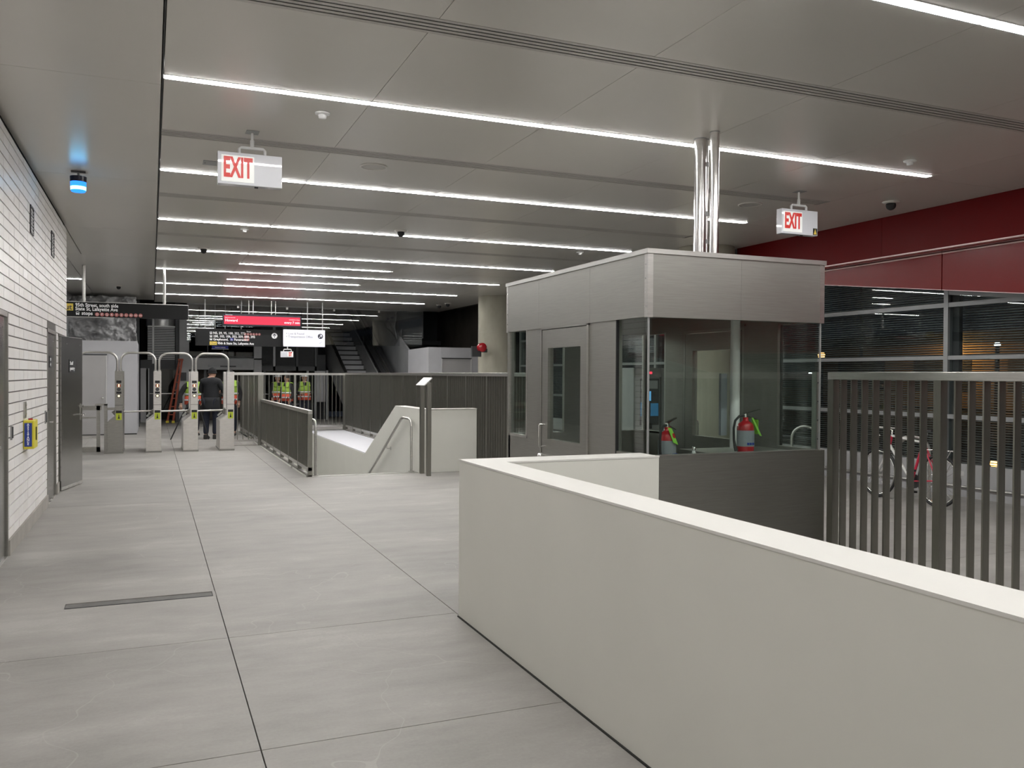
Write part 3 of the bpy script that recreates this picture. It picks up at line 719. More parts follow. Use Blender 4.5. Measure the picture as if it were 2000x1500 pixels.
def extinguisher(loc, rot, label, z0):
    t = thing('fire_extinguisher', label, 'extinguisher', loc, 'fire extinguishers inside the booth', rot)
    R = 0.068
    MB().lathe([(0, 0), (R*0.95, 0), (R, 0.01), (R, 0.18), (R*0.96, 0.205), (R*0.8, 0.228), (R*0.45, 0.243), (0.022, 0.250), (0.022, 0.275), (0, 0.275)]).build('cylinder', M['ext_red'], t, local=True)
    MB().lathe([(R+0.0012, 0.045), (R+0.0012, 0.172)]).build('label', M['ext_label'], t, local=True)
    for k in range(3): MB().box(-0.035+k*0.024, -0.019+k*0.024, -R-0.004, -R+0.002, 0.058, 0.076).build('pictogram', M['blue_label'], t, local=True)
    MB().cyl((0, 0, 0.27), (0, 0, 0.305), 0.018).build('valve', M['chrome'], t, local=True)
    MB().hexa([(-0.02, -0.012, 0.30), (0.14, -0.010, 0.335), (0.14, 0.010, 0.335), (-0.02, 0.012, 0.30), (-0.02, -0.012, 0.308), (0.14, -0.010, 0.341), (0.14, 0.010, 0.341), (-0.02, 0.012, 0.308)]).build('lever', M['chrome'], t, local=True)
    MB().hexa([(0.0, -0.010, 0.285), (0.13, -0.008, 0.245), (0.13, 0.008, 0.245), (0.0, 0.010, 0.285), (0.0, -0.010, 0.293), (0.13, -0.008, 0.252), (0.13, 0.008, 0.252), (0.0, 0.010, 0.293)]).build('carry_handle', M['chrome'], t, local=True)
    MB().tube([(-0.015, 0, 0.288), (-0.06, 0, 0.285), (-0.10, 0, 0.25), (-0.115, 0, 0.19), (-0.112, 0, 0.10), (-0.10, 0, 0.04), (-0.09, 0, 0.01)], [0.010]*5+[0.013, 0.015], 10).build('hose', M['rubber'], t, local=True)
    return t
e1 = extinguisher((4.385, 5.56, 0.995), 0, 'red fire extinguisher on the booth counter beside the white pipe', 1)
MB().hexa([(0.035, -0.03, 0.275), (0.05, -0.035, 0.27), (0.052, -0.033, 0.27), (0.037, -0.028, 0.275), (0.10, -0.05, 0.13), (0.118, -0.055, 0.125), (0.12, -0.053, 0.125), (0.102, -0.048, 0.13)]).build('green_tag', M['tag'], e1, local=True)
MB().box(0.088, 0.091, -0.045, 0.035, 0.14, 0.255).build('reflection_card', M['tag'], e1, local=True)  # extra card set edge-on, added for its green reflection in the side wall
e2 = extinguisher((3.66, 5.58, 0.93), 0.5, 'red fire extinguisher with a large green tag, left side of the booth counter', 1)
MB().hexa([(-0.04, -0.075, 0.16), (0.02, -0.085, 0.14), (0.02, -0.083, 0.14), (-0.04, -0.073, 0.16), (-0.055, -0.035, 0.275), (0.0, -0.04, 0.265), (0.0, -0.038, 0.265), (-0.055, -0.033, 0.275)]).build('green_tag', M['tag'], e2, local=True)
t = thing('spray_bottle', 'small white capped bottle on the booth counter behind the front panel', 'bottle', (3.85, 5.50, 0.93))
MB().lathe([(0, 0), (0.025, 0), (0.027, 0.06), (0.012, 0.085), (0.012, 0.11), (0, 0.11)], (3.85, 5.50, 0.93), 14).build('body', M['white_plastic'], t)
MB().lathe([(0.0135, 0.095), (0.0135, 0.125), (0, 0.125)], (3.85, 5.50, 0.93), 12).build('cap', M['chrome'], t)
t = thing('red_binder', 'flat red binder lying on the booth counter beside the tagged extinguisher', 'binder', (3.66, 5.42, 0.93))
B(3.55, 3.72, 5.38, 5.46, 0.931, 0.965).build('cover', M['ext_red'], t); B(3.555, 3.715, 5.384, 5.456, 0.937, 0.959).build('pages', M['white_plastic'], t)

# ------------------------------------------------------------------ right side: red fascia, glass wall, louvres
wr = sroot('wall_right_fascia', (9.1, 5, 3.2))
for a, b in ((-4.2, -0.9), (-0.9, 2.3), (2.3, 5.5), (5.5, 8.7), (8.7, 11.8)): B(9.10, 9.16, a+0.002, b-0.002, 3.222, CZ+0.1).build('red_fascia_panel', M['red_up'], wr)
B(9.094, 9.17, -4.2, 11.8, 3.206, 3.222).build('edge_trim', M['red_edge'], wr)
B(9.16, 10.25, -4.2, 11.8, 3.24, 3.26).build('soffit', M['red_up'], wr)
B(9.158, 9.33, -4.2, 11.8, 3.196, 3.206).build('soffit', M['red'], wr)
def zbot(y): return 2.58+(y-6.8)*(2.98-2.58)/3.2
for a, b in ((-4.2, -1.45), (-1.45, 1.67), (1.67, 4.79), (4.79, 7.91), (7.91, 11.03), (11.03, 11.8)):
    a_, b_ = a+0.008, b-0.008
    za, zb_ = max(2.0, zbot(a_)), zbot(b_)
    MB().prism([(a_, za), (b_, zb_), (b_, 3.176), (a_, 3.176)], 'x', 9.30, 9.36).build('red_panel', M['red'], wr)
    MB().prism([(a_, 3.172), (b_, 3.172), (b_, 3.190), (a_, 3.190)], 'x', 9.294, 9.37).build('edge_trim', M['red_edge'], wr)
    MB().prism([(a_, za-0.008), (b_, zb_-0.008), (b_, zb_), (a_, za)], 'x', 9.296, 9.37).build('edge_trim', M['red_edge'], wr)
B(9.36, 10.05, -4.2, 11.8, 3.19, 3.24).build('soffit', M['ceil_dark'], wr)
GX = 10.1
win = sroot('window_1', (GX, 6, 1.5))
mull = [-2.55, 1.14, 4.83, 8.52, 12.2, 15.9, 19.6, 23.3]
for y in mull:
    B(GX, GX+0.09, y-0.035, y+0.035, 0.12, 3.6).build('mullion', M['frame'], win)
    B(GX+0.09, GX+0.16, y-0.14, y-0.035, 0.12, 3.6).build('mullion_fin', M['frame_dk'], win)
for z0, z1 in ((2.565, 2.625), (1.84, 1.895), (1.03, 1.09)):
    for a, b in zip(mull, mull[1:]): B(GX+0.005, GX+0.08, a+0.036, b-0.036, z0, z1).build('transom', M['frame'], win)
for a, b in zip(mull[:4], mull[1:4]):
    za, zb_ = 1.6+(zbot(a*0.921)-1.6)*1.086, 1.6+(zbot(b*0.921)-1.6)*1.086
    MB().prism([(a+0.036, za-0.07), (b-0.036, zb_-0.07), (b-0.036, zb_), (a+0.036, za)], 'x', GX+0.004, GX+0.085).build('sloped_head', M['frame'], win)
for a, b in zip(mull, mull[1:]):
    B(GX+0.04, GX+0.05, a+0.036, b-0.036, 0.42, 3.6).build('glass_pane', M['glass_wall'], win)
    B(GX-0.01, GX+0.08, a+0.036, b-0.036, 0.14, 0.43).build('spandrel_panel', M['facade_lt'], win)
B(GX-0.10, GX+0.2, -4.2, 24, -0.02, 0.09).build('kerb', M['stair'], win)
MB().cyl((GX-0.09, -4.2, 0.135), (GX-0.09, 24, 0.135), 0.018, seg=10).build('kick_rail', M['steel_rail'], win)
# louvres outside the glass, bay by bay
lv = thing('sun_louvre', 'fine dark horizontal louvres outside the glass wall', 'louvre', (GX+0.3, 6, 0.4))
for a, b in zip(mull, mull[1:]):
    m_ = MB(); z = 0.42
    while z < 3.35:
        m_.hexa([(GX+0.26, a+0.05, z), (GX+0.31, a+0.05, z-0.012), (GX+0.31, b-0.05, z-0.012), (GX+0.26, b-0.05, z), (GX+0.26, a+0.05, z+0.006), (GX+0.31, a+0.05, z-0.006), (GX+0.31, b-0.05, z-0.006), (GX+0.26, b-0.05, z+0.006)])
        z += 0.034
    m_.build('louvre_bay', M['louvre'], lv)['kind'] = 'stuff'
    B(GX+0.31, GX+0.34, (a+b)/2-0.02, (a+b)/2+0.02, 0.3, 3.4).build('louvre_bracket', M['frame_dk'], lv)
# outside: street, dark blocks and lamps
og = struct(B(10.3, 80, -60, 90, -0.12, -0.06).build('ground_outside', M['asphalt']))
def lamp(x, y, z, m, label, cat='lamp', r=0.10):
    t = thing('street_lamp', label, cat, (x, y, 0), 'street lamps beyond the glass wall')
    MB().cyl((x, y, 0), (x, y, z), 0.07, 0.05, seg=10).build('pole', M['frame_dk'], t)
    MB().sphere((x, y, z+r*0.6), r).build('lamp_head', M[m], t)
    MB().cyl((x, y, z+r*1.3), (x, y, z+r*1.7), r*0.9, r*0.4).build('lamp_cap', M['frame_dk'], t)
lamp(18.0, 19.4, 2.16, 'amber', 'amber street lamp seen just right of the booth corner')
lamp(19.05, 14.59, 2.36, 'white_lamp', 'white street lamp beyond the rightmost glass bay', r=0.07)
lamp(16.13, 17.78, 1.66, 'white_lamp', 'low white light seen through the booth glass', r=0.05)
lamp(12.06, 9.25, 0.22, 'amber', 'low amber light seen between the bars of the right fence', r=0.07)
t = thing('office_building', 'dark low building across the street with an amber lit strip', 'building', (40, 30, 0))
B(38, 46, 12, 60, 0, 3.3).build('wall', M['amber_wall'], t)
B(37.6, 46.4, 11.6, 60.4, 3.3, 3.9).build('roof', M['dark'], t)
for k in range(8): 
    f_ = B(37.95, 38.02, 14+k*5.5, 17.5+k*5.5, 0.9, 2.6).build('window', M['dark'], t)
    B(37.92, 37.95, 15.7+k*5.5, 15.8+k*5.5, 0.9, 2.6).build('window_bar', M['frame_dk'], f_)
ltd = bpy.data.lights.new('amber_wall_lamp', 'POINT'); ltd.energy = 220; ltd.color = (1.0, 0.5, 0.15); ltd.shadow_soft_size = 0.15
lo = bpy.data.objects.new('amber_wall_lamp', ltd); lo.location = (36.6, 31.0, 3.0); COL.objects.link(lo)
# concrete columns
def column(x, y, r, label, cr=0):
    t = thing('concrete_column', label, 'column', (x, y, 0), 'round concrete columns')
    MB().cyl((x, y, 0), (x, y, 1.38), r, seg=48, cap=False).build('column_drum', M['conc'], t)
    MB().cyl((x, y, 1.384), (x, y, 2.76), r, seg=48, cap=False).build('column_drum', M['conc'], t)
    MB().cyl((x, y, 2.764), (x, y, 4.2), r, seg=48, cap=False).build('column_drum', M['conc'], t)
    MB().cyl((x, y, 0), (x, y, 4.2), r-0.008, seg=32, cap=False).build('joint_core', M['plinth'], t)
column(8.62, 12.0, 0.47, 'round beige concrete column seen through the booth door window')
column(8.80, 21.9, 0.52, 'round beige concrete column left of the booth, by the red bell')
t = thing('alarm_bell', 'red round alarm bell on a dark box beside the far concrete column', 'bell', (8.14, 21.35, 2.3))
MB().cyl((8.14, 21.40, 2.33), (8.14, 21.28, 2.33), 0.12, seg=24).sphere((8.14, 21.30, 2.33), 0.12, sc=(1, 0.5, 1)).build('gong', M['ext_red'], t)
B(7.90, 8.16, 21.42, 21.52, 2.08, 2.36).build('back_box', M['dark'], t); B(8.06, 8.34, 21.44, 21.56, 2.2, 2.3).build('mounting_arm', M['frame_dk'], t)

# ------------------------------------------------------------------ bicycle racks and bicycle
def rack(x, y, rot, label):
    t = thing('bicycle_rack', label, 'bicycle rack', (x, y, 0), 'hoop bicycle racks by the glass wall', rot)
    P = [(-0.19, 0, 0.0), (-0.19, 0, 0.55)]
    for k in range(0, 13):
        a = PI-PI*k/12; P.append((0.19*math.cos(a), 0, 0.63+0.20*math.sin(a)))
    P += [(0.19, 0, 0.55), (0.19, 0, 0.0)]
    MB().tube(P, 0.022, 10).build('hoop', M['steel_rail'], t, local=True)
    for s in (-0.19, 0.19): MB().box(s-0.06, s+0.06, -0.05, 0.05, 0, 0.012).build('foot_plate', M['steel_lt'], t, local=True)
rack(9.07, 8.12, -0.75, 'steel hoop rack behind the red and white bicycle')
rack(9.33, 10.40, -0.70, 'steel hoop rack seen through the booth glass')
rack(7.70, 7.05, -0.70, 'low steel hoop rack standing in front of the bicycle') if False else None
def bicycle():
    P0 = Vector((8.84, 7.55, 0)); P1 = Vector((8.60, 8.60, 0))
    t = thing('bicycle', 'red and white road bicycle leaning by the hoop rack behind the bar fence', 'bicycle', P0)
    d = Vector((0.06, 1.0, 0)).normalized(); ang = math.atan2(d.y, d.x); t.rotation_euler = (0.06, 0, ang)
    Rw = 0.31; wb = 1.0
    def wheel(cx, nm):
        w_ = MB().tube([(cx+Rw*math.cos(a*PI/20), 0, Rw+0.02+Rw*math.sin(a*PI/20)) for a in range(40)], 0.017, 8, closed=True).build('tyre', M['rubber'], t, local=True)
        MB().tube([(cx+(Rw-0.026)*math.cos(a*PI/20), 0, Rw+0.02+(Rw-0.026)*math.sin(a*PI/20)) for a in range(40)], 0.009, 6, closed=True).build('rim', M['chrome'], w_, local=True)
        sp = MB()
        for a in range(24):
            q = 2*PI*a/24; sp.cyl((cx, 0.02*(1 if a % 2 else -1), Rw+0.02), (cx+(Rw-0.03)*math.cos(q), 0, Rw+0.02+(Rw-0.03)*math.sin(q)), 0.0015, seg=4, cap=False)
        sp.build('spokes', M['chrome'], w_, local=True)
        MB().cyl((cx, -0.05, Rw+0.02), (cx, 0.05, Rw+0.02), 0.02, seg=12).build('hub', M['chrome'], w_, local=True)
    wheel(0, 'rear'); wheel(wb, 'front')
    z = Rw+0.02
    bb_ = (0.42, 0, z-0.05); seat = (0.27, 0, z+0.45); head = (0.80, 0, z+0.50); head2 = (0.83, 0, z+0.38)
    MB().tube([seat, head], 0.016).build('top_tube', M['bike_white'], t, local=True)
    MB().tube([bb_, head2], 0.019).build('down_tube', M['bike_white'], t, local=True)
    MB().tube([bb_, seat], 0.017).build('seat_tube', M['bike_red'], t, local=True)
    MB().tube([(0.25, 0, z+0.45), (0.22, 0, z+0.58)], 0.013).build('seat_post', M['chrome'], t, local=True)
    MB().tube([head, head2], 0.021).build('head_tube', M['bike_red'], t, local=True)
    for s in (-0.03, 0.03):
        MB().tube([(0, s, z), (seat[0], s*0.4, seat[2])], 0.009).build('seat_stay', M['bike_red'], t, local=True)
        MB().tube([(0, s, z), bb_], 0.009).build('chain_stay', M['bike_red'], t, local=True)
        MB().tube([(head2[0], s*0.8, head2[2]), (0.90, s, z+0.15), (1.0, s, z)], 0.011).build('fork_blade', M['bike_white'], t, local=True)
    MB().hexa([(0.10, -0.06, z+0.585), (0.10, 0.06, z+0.585), (0.34, 0.015, z+0.59), (0.34, -0.015, z+0.59), (0.10, -0.06, z+0.62), (0.10, 0.06, z+0.62), (0.34, 0.015, z+0.61), (0.34, -0.015, z+0.61)]).build('saddle', M['rubber'], t, local=True, bevel=0.01)
    MB().tube([(0.80, 0, z+0.50), (0.79, 0, z+0.57), (0.86, 0, z+0.60)], 0.012).build('stem', M['chrome'], t, local=True)
    MB().tube([(0.78, -0.22, z+0.50), (0.86, -0.21, z+0.47), (0.92, -0.20, z+0.54), (0.87, -0.18, z+0.60), (0.86, 0, z+0.60), (0.87, 0.18, z+0.60), (0.92, 0.20, z+0.54), (0.86, 0.21, z+0.47), (0.78, 0.22, z+0.50)], 0.012).build('handlebar', M['bike_white'], t, local=True)
    MB().cyl((0.42, -0.04, z-0.05), (0.42, -0.045, z-0.05), 0.09, seg=24).build('chainring', M['rubber'], t, local=True)
    MB().tube([(0.42, -0.06, z-0.05), (0.50, -0.06, z-0.19)], 0.009).tube([(0.42, 0.06, z-0.05), (0.34, 0.06, z+0.09)], 0.009).build('crank_arms', M['chrome'], t, local=True)
    MB().box(0.46, 0.54, -0.14, -0.06, z-0.205, z-0.18).box(0.30, 0.38, 0.06, 0.14, z+0.08, z+0.105).build('pedals', M['rubber'], t, local=True)
    rk = MB().tube([(0.05, -0.05, z+0.38), (-0.25, -0.05, z+0.38)], 0.006).tube([(0.05, 0.05, z+0.38), (-0.25, 0.05, z+0.38)], 0.006)
    rk.tube([(-0.20, -0.05, z+0.38), (0, -0.06, z)], 0.005).tube([(-0.20, 0.05, z+0.38), (0, 0.06, z)], 0.005).tube([(-0.25, -0.05, z+0.38), (-0.25, 0.05, z+0.38)], 0.006).tube([(0.05, -0.05, z+0.38), (0.24, 0, z+0.36)], 0.005)
    rk.build('luggage_rack', M['chrome'], t, local=True)
    MB().box(-0.34, -0.335, -0.02, 0.02, z+0.10, z+0.16).build('rear_reflector', M['white_plastic'], t, local=True)
bicycle()

# ------------------------------------------------------------------ vending machines behind the booth
def machine(x, label, tilt):
    t = thing('ticket_machine', label, 'ticket machine', (x, 14.5, 0), 'ticket machines behind the booth')
    def b(n, m, *a, p=None): return B(*[a[0]+x, a[1]+x, a[2]+14.5, a[3]+14.5, a[4], a[5]]).build(n, M[m], p or t)
    b('cabinet', 'galv', -0.30, 0.30, 0, 0.6, 0, 1.75)
    b('header', 'steel_h', -0.31, 0.31, -0.03, 0.02, 1.58, 1.75)
    b('led_text', 'led_red', -0.12, 0.10, -0.036, -0.031, 1.63, 1.68)
    fz = b('fascia', 'frame_dk', -0.16, 0.27, -0.015, 0.0, 0.62, 1.54)
    b('card_panel', 'facade_lt', -0.14, 0.24, -0.02, -0.014, 1.34, 1.50, p=fz)
    b('screen', 'screen_blue', -0.08, 0.08, -0.03, -0.014, 1.10, 1.29)
    b('coin_slot', 'chrome', 0.15, 0.19, -0.03, -0.014, 1.20, 1.28)
    b('blue_panel', 'panel_blue', -0.15, -0.03, -0.03, -0.014, 0.80, 1.07); b('blue_panel', 'panel_blue', 0.08, 0.25, -0.03, -0.014, 0.80, 1.05)
    b('ticket_tray', 'black', -0.10, 0.10, -0.04, -0.014, 0.55, 0.66)
machine(9.03, 'grey ticket machine with blue screen, left one seen through the booth glass', 0)
machine(9.70, 'grey ticket machine, right one partly hidden by the booth wall', 0)

# ------------------------------------------------------------------ turnstiles
TY = 18.55
def turnstile(xr, label, arm=True, plain=False, mt='turn'):
    """xr = right edge of the cabinet"""
    t = thing('turnstile', label, 'turnstile', (xr-0.14, TY, 0), 'turnstiles')
    xl = xr-0.285; xu = xr-0.145
    MB().prism([(xl, 0.03), (xr, 0.03), (xr, 0.86), (xu, 0.86), (xu, 0.73), (xl, 0.62)], 'y', TY, TY+1.05).build('cabinet', M[mt], t, bevel=0.004)
    B(xl-0.008, xr+0.008, TY-0.008, TY+1.06, 0, 0.035).build('plinth', M['steel_h'], t)
    B(xu, xr, TY, TY+0.22, 0.862, 1.632).build('upper_post', M[mt], t, bevel=0.003)
    B(xu, xr, TY+0.83, TY+1.05, 0.862, 1.632).build('upper_post', M[mt], t, bevel=0.003)
    c = (xu+xr)/2
    if not plain:
        B(c-0.045, c+0.045, TY-0.006, TY, 1.395, 1.445).build('display', M['black'], t)
        MB().cyl((c, TY-0.008, 1.345), (c, TY, 1.345), 0.036, seg=20).build('arrow_lens', M['orange'], t)
        B(c-0.012, c+0.012, TY-0.012, TY-0.008, 1.318, 1.372).build('arrow_light', M['ind_white'], t)
        MB().cyl((c, TY-0.008, 1.27), (c, TY, 1.27), 0.036, seg=20).build('dark_lens', M['frame_dk'], t)
        B(c-0.045, c+0.045, TY-0.006, TY, 1.185, 1.225).build('card_slot', M['black'], t)
        MB().cyl((c, TY-0.008, 1.14), (c, TY, 1.14), 0.036, seg=20).build('ring_lens', M['frame_dk'], t)
        MB().cyl((c, TY-0.012, 1.14), (c, TY-0.008, 1.14), 0.022, seg=16).build('ring_light', M['ind_white'], t)
    B(xu, xr, TY-0.002, TY, 0.955, 0.962).build('seam', M['frame_dk'], t)
    B(c-0.052, c+0.052, TY-0.006, TY-0.001, 0.80, 0.85).build('black_label', M['black'], t)
    sk = B(c-0.052, c+0.052, TY-0.005, TY-0.001, 0.665, 0.80).build('yellow_sticker', M['lime'], t)
    MB().prism([(c-0.02, 0.69), (c+0.02, 0.69), (c+0.008, 0.735), (c+0.004, 0.775), (c-0.004, 0.775), (c-0.008, 0.735)], 'y', TY-0.008, TY-0.005).build('arrow_mark', M['black'], sk)
    MB().cyl((xl+0.10, TY+0.55, 0.83), (xl+0.15, TY+0.55, 0.76), 0.05, seg=20).build('hub', M['steel_h'], t)
    if arm:
        MB().tube([(xl+0.10, TY+0.55, 0.815), (xl-0.415, TY+0.45, 0.81)], 0.019, 10).build('arm', M['steel_rail'], t)
        MB().tube([(xl+0.10, TY+0.55, 0.80), (xl+0.02, TY+0.80, 0.70)], 0.019, 10).build('arm', M['chrome'], t)
turnstile(-0.522, 'leftmost turnstile cabinet, dull grey, beside the low gate', arm=False, mt='turn_dull')
turnstile(0.182, 'second turnstile from the left, directly before the orange ladder')
turnstile(0.878, 'third turnstile from the left, in front of the tripod')
turnstile(1.583, 'rightmost turnstile cabinet, plain face joined to the see-through fence', plain=True)
def hoop(xa, xb, label):
    t = thing('guard_hoop', label, 'guard hoop', (xa, TY+0.12, 1.632), 'steel guard hoops over the turnstiles')
    r = 0.17; zt = 2.0
    for yy_ in (TY+0.1,):
        P = [(xa, yy_, 1.632), (xa, yy_, zt-r)]
        for k in range(1, 9): a = PI-PI/2*k/8; P.append((xa+r+r*math.cos(a), yy_, zt-r+r*math.sin(a)))
        for k in range(0, 9): a = PI/2-PI/2*k/8; P.append((xb-r+r*math.cos(a), yy_, zt-r+r*math.sin(a)))
        P += [(xb, yy_, 1.632)]
        MB().tube(P, 0.022, 12).build('hoop_tube', M['steel_rail'], t)
    for x in (xa, xb): MB().cyl((x, TY+0.1, 1.632), (x, TY+0.1, 1.66), 0.03).build('collar', M['steel_lt'], t)
hoop(-1.33, -0.625, 'leftmost steel hoop, partly hidden by the open door leaf')
hoop(-0.565, 0.075, 'second steel hoop from the left above the turnstiles')
hoop(0.145, 0.770, 'third steel hoop from the left, above the ladder')
hoop(0.840, 1.475, 'rightmost steel hoop, above the man in black')
t = thing('low_gate', 'low grey steel swing gate left of the turnstiles', 'gate', (-1.2, 18.6, 0))
MB().box(-2.1, -0.90, 18.58, 18.63, 0.86, 0.95).box(-2.1, -1.0, 18.58, 18.63, 0.70, 0.73).box(-2.1, -0.93, 18.58, 18.63, 0.04, 0.14).box(-0.995, -0.93, 18.58, 18.63, 0.04, 0.95).build('gate_frame', M['turn_dull'], t)
B(-0.86, -0.80, 18.56, 18.64, 0, 0.98).build('gate_post', M['turn_dull'], t); B(-1.02, -0.80, 18.56, 18.64, 0.955, 0.985).build('top_cap', M['turn_dull'], t)
B(-0.80, -0.66, 18.58, 18.62, 0.86, 0.91).build('link_rail', M['turn_dull'], t)
MB().box(-2.1, -1.0, 18.70, 18.73, 0.30, 0.33).build('lower_bar', M['steel_lt'], t)

# ------------------------------------------------------------------ signs
def bus_icon(x, y, z, s, p, m=None):
    b_ = B(x, x+s, y-0.006, y-0.001, z+0.12*s, z+s).build('bus_symbol', m or M['letter'], p)
    B(x+0.12*s, x+0.88*s, y-0.009, y-0.006, z+0.5*s, z+0.85*s).build('window_mark', M['sign_black'], b_)
    B(x+0.1*s, x+0.3*s, y-0.006, y-0.001, z-0.02*s, z+0.12*s).build('wheel_mark', m or M['letter'], b_); B(x+0.7*s, x+0.9*s, y-0.006, y-0.001, z-0.02*s, z+0.12*s).build('wheel_mark', m or M['letter'], b_)
def roundel(x, y, z, r, ch, p):
    c = MB().cyl((x, y-0.006, z), (x, y-0.001, z), r, seg=20).build('stop_roundel', M['route'], p)
    text('lettering', ch, r*(1.45 if len(ch) == 1 else 1.1), M['letter'], (x, y-0.008, z-r*(0.5 if len(ch) == 1 else 0.38)), c, 'y', 'CENTER', 0.001)
Y1 = 19.0
t = thing('hanging_sign', 'long black exit sign reading 95th Street south side, hung near the tiled wall', 'sign', (-0.5, Y1, 3.0))
bd = B(-3.0, 0.70, Y1, Y1+0.10, 2.715, 3.005).build('sign_box', M['sign_black'], t)
MB().box(-3.0, 0.705, Y1-0.004, Y1+0.104, 3.005, 3.016).build('top_edge', M['steel_lt'], t)
B(0.70, 0.708, Y1-0.004, Y1+0.104, 2.715, 3.016).build('end_cap', M['galv'], t)
B(-3.0, -1.1, Y1-0.001, Y1+0.10, 2.702, 2.714).build('bottom_light', M['white_lamp'], t) if False else B(-3.0, -0.7, Y1-0.004, Y1+0.104, 2.704, 2.715).build('bottom_edge', M['steel_lt'], t)
for x in (-1.25, 0.245): MB().cyl((x, Y1+0.085, 3.01), (x, Y1+0.085, CZ), 0.03, seg=14).build('hanger_pole', M['steel_rail'], t)
yl = B(-1.72, -1.433, Y1-0.005, Y1, 2.83, 2.968).build('yellow_patch', M['yellow'], t)
text('lettering', 'Out', 0.15, M['letter_dk'], (-1.455, Y1-0.007, 2.85), yl, 'y', 'RIGHT', 0.001, bold=0.002)
text('lettering', '95th Street, south side', 0.098, M['letter'], (-1.397, Y1-0.004, 2.915), t, bold=0.0018, sx=0.86)
text('lettering', 'State St, Lafayette Ave', 0.098, M['letter'], (-1.397, Y1-0.004, 2.838), t, bold=0.0018, sx=0.86)
bus_icon(-1.385, Y1, 2.748, 0.06, t)
text('lettering', 'stops', 0.098, M['letter'], (-1.285, Y1-0.004, 2.752), t, bold=0.0018, sx=0.95)
for k, ch in enumerate(['O', 'P', 'Q', 'R', 'Y', 'Z', 'A1', 'A2', 'A3', 'A4']): roundel(-1.005+k*0.0885, Y1, 2.768, 0.038, ch, t)

t = thing('train_display', 'bright red hanging train display reading Howard, every 7 min', 'display', (3.0, 26.0, 3.15))
B(1.90, 4.13, 26.0, 26.16, 2.985, 3.335).build('case', M['display_case'], t, bevel=0.01)
scr = B(1.935, 4.095, 25.992, 26.0, 3.03, 3.275).build('screen', M['display_red'], t)
text('lettering', 'Howard', 0.105, M['display_white'], (1.96, 25.988, 3.105), scr, bold=0.002)
text('lettering', 'Red Line Service', 0.042, M['display_white'], (1.96, 25.988, 3.205), scr)
text('lettering', 'Next trains', 0.042, M['display_white'], (1.97, 25.988, 3.285), t)
text('lettering', 'every 7 min', 0.095, M['display_white'], (4.085, 25.988, 3.085), scr, align='RIGHT', bold=0.002)
text('lettering', 'scheduled to leave', 0.042, M['display_white'], (4.085, 25.988, 3.19), scr, align='RIGHT')
for x in (2.63, 2.75, 3.27, 3.39): MB().cyl((x, 26.08, 3.33), (x, 26.08, CZ), 0.014, seg=10).build('hanger_pole', M['steel_rail'], t)

t = thing('hanging_sign', 'black hanging sign listing bus routes below the red display', 'sign', (2.4, 26.4, 2.7))
YY = 26.3
def sx_(x): return x*YY/26.0
B(sx_(1.16), sx_(3.60), YY, YY+0.08, 2.405, 2.905).build('sign_box', M['sign_black'], t)
for s_, z_ in (('N5, 29, 95, 108, 352, 772', 2.745), ('100, 103, 106, 353, 359, 381, 395', 2.650), ('Greyhound,', 2.560)):
    text('lettering', s_, 0.095, M['letter'], (sx_(1.635), YY-0.004, z_), t, bold=0.002, sx=0.92)
    bus_icon(sx_(1.545), YY, z_, 0.065, t)
text('lettering', 'Paratransit', 0.095, M['letter'], (sx_(2.21), YY-0.004, 2.560), t, bold=0.002, sx=0.92)
wcs = B(sx_(2.10), sx_(2.185), YY-0.005, YY, 2.555, 2.635).build('wheelchair_symbol', M['blue_sign'], t)
MB().tube([(sx_(2.14)+0.022*math.cos(a*PI/6), YY-0.008, 2.583+0.022*math.sin(a*PI/6)) for a in range(12)], 0.003, 5, closed=True).tube([(sx_(2.13), YY-0.008, 2.625), (sx_(2.135), YY-0.008, 2.59), (sx_(2.165), YY-0.008, 2.588), (sx_(2.17), YY-0.008, 2.566)], 0.003, 5).build('figure_mark', M['letter'], wcs)
op = B(sx_(1.54), sx_(1.735), YY-0.005, YY, 2.425, 2.525).build('yellow_patch', M['yellow'], t)
text('lettering', 'Out', 0.095, M['letter_dk'], (sx_(1.638), YY-0.007, 2.443), op, align='CENTER')
text('lettering', '95th & State Sts, Lafayette Ave', 0.095, M['letter'], (sx_(1.755), YY-0.004, 2.448), t, bold=0.002, sx=0.86)
text('lettering', 'Stops', 0.055, M['letter'], (sx_(2.62), YY-0.004, 2.82), t, align='CENTER', bold=0.001)
for k, ch in enumerate(['O', 'P', 'Q', 'R', 'Y', 'Z']): roundel(sx_(2.52)+k*0.081, YY, 2.765, 0.037, ch, t)
for k, ch in enumerate(['A1', 'A2']): roundel(sx_(2.52)+k*0.081, YY, 2.68, 0.037, ch, t)
for k, ch in enumerate(['A3', 'A4']): roundel(sx_(2.52)+k*0.081, YY, 2.595, 0.037, ch, t)
ar = MB().cyl((sx_(3.40)-0.3+0.25, YY-0.006, 2.73), (sx_(3.40)-0.05, YY-0.001, 2.73), 0.085, seg=28).build('arrow_roundel', M['letter'], t)
ax = sx_(3.40)-0.05
MB().box(ax-0.008, ax+0.008, YY-0.010, YY-0.006, 2.67, 2.785).prism([(ax-0.05, 2.735), (ax-0.036, 2.72), (ax, 2.765), (ax+0.036, 2.72), (ax+0.05, 2.735), (ax, 2.795)], 'y', YY-0.010, YY-0.006).build('arrow_mark', M['letter_dk'], ar)
B(sx_(2.4), sx_(2.43), YY+0.03, YY+0.05, 2.9, CZ).build('hanger_pole', M['galv'], t); B(sx_(1.4), sx_(1.43), YY+0.03, YY+0.05, 2.9, CZ).build('hanger_pole', M['galv'], t)

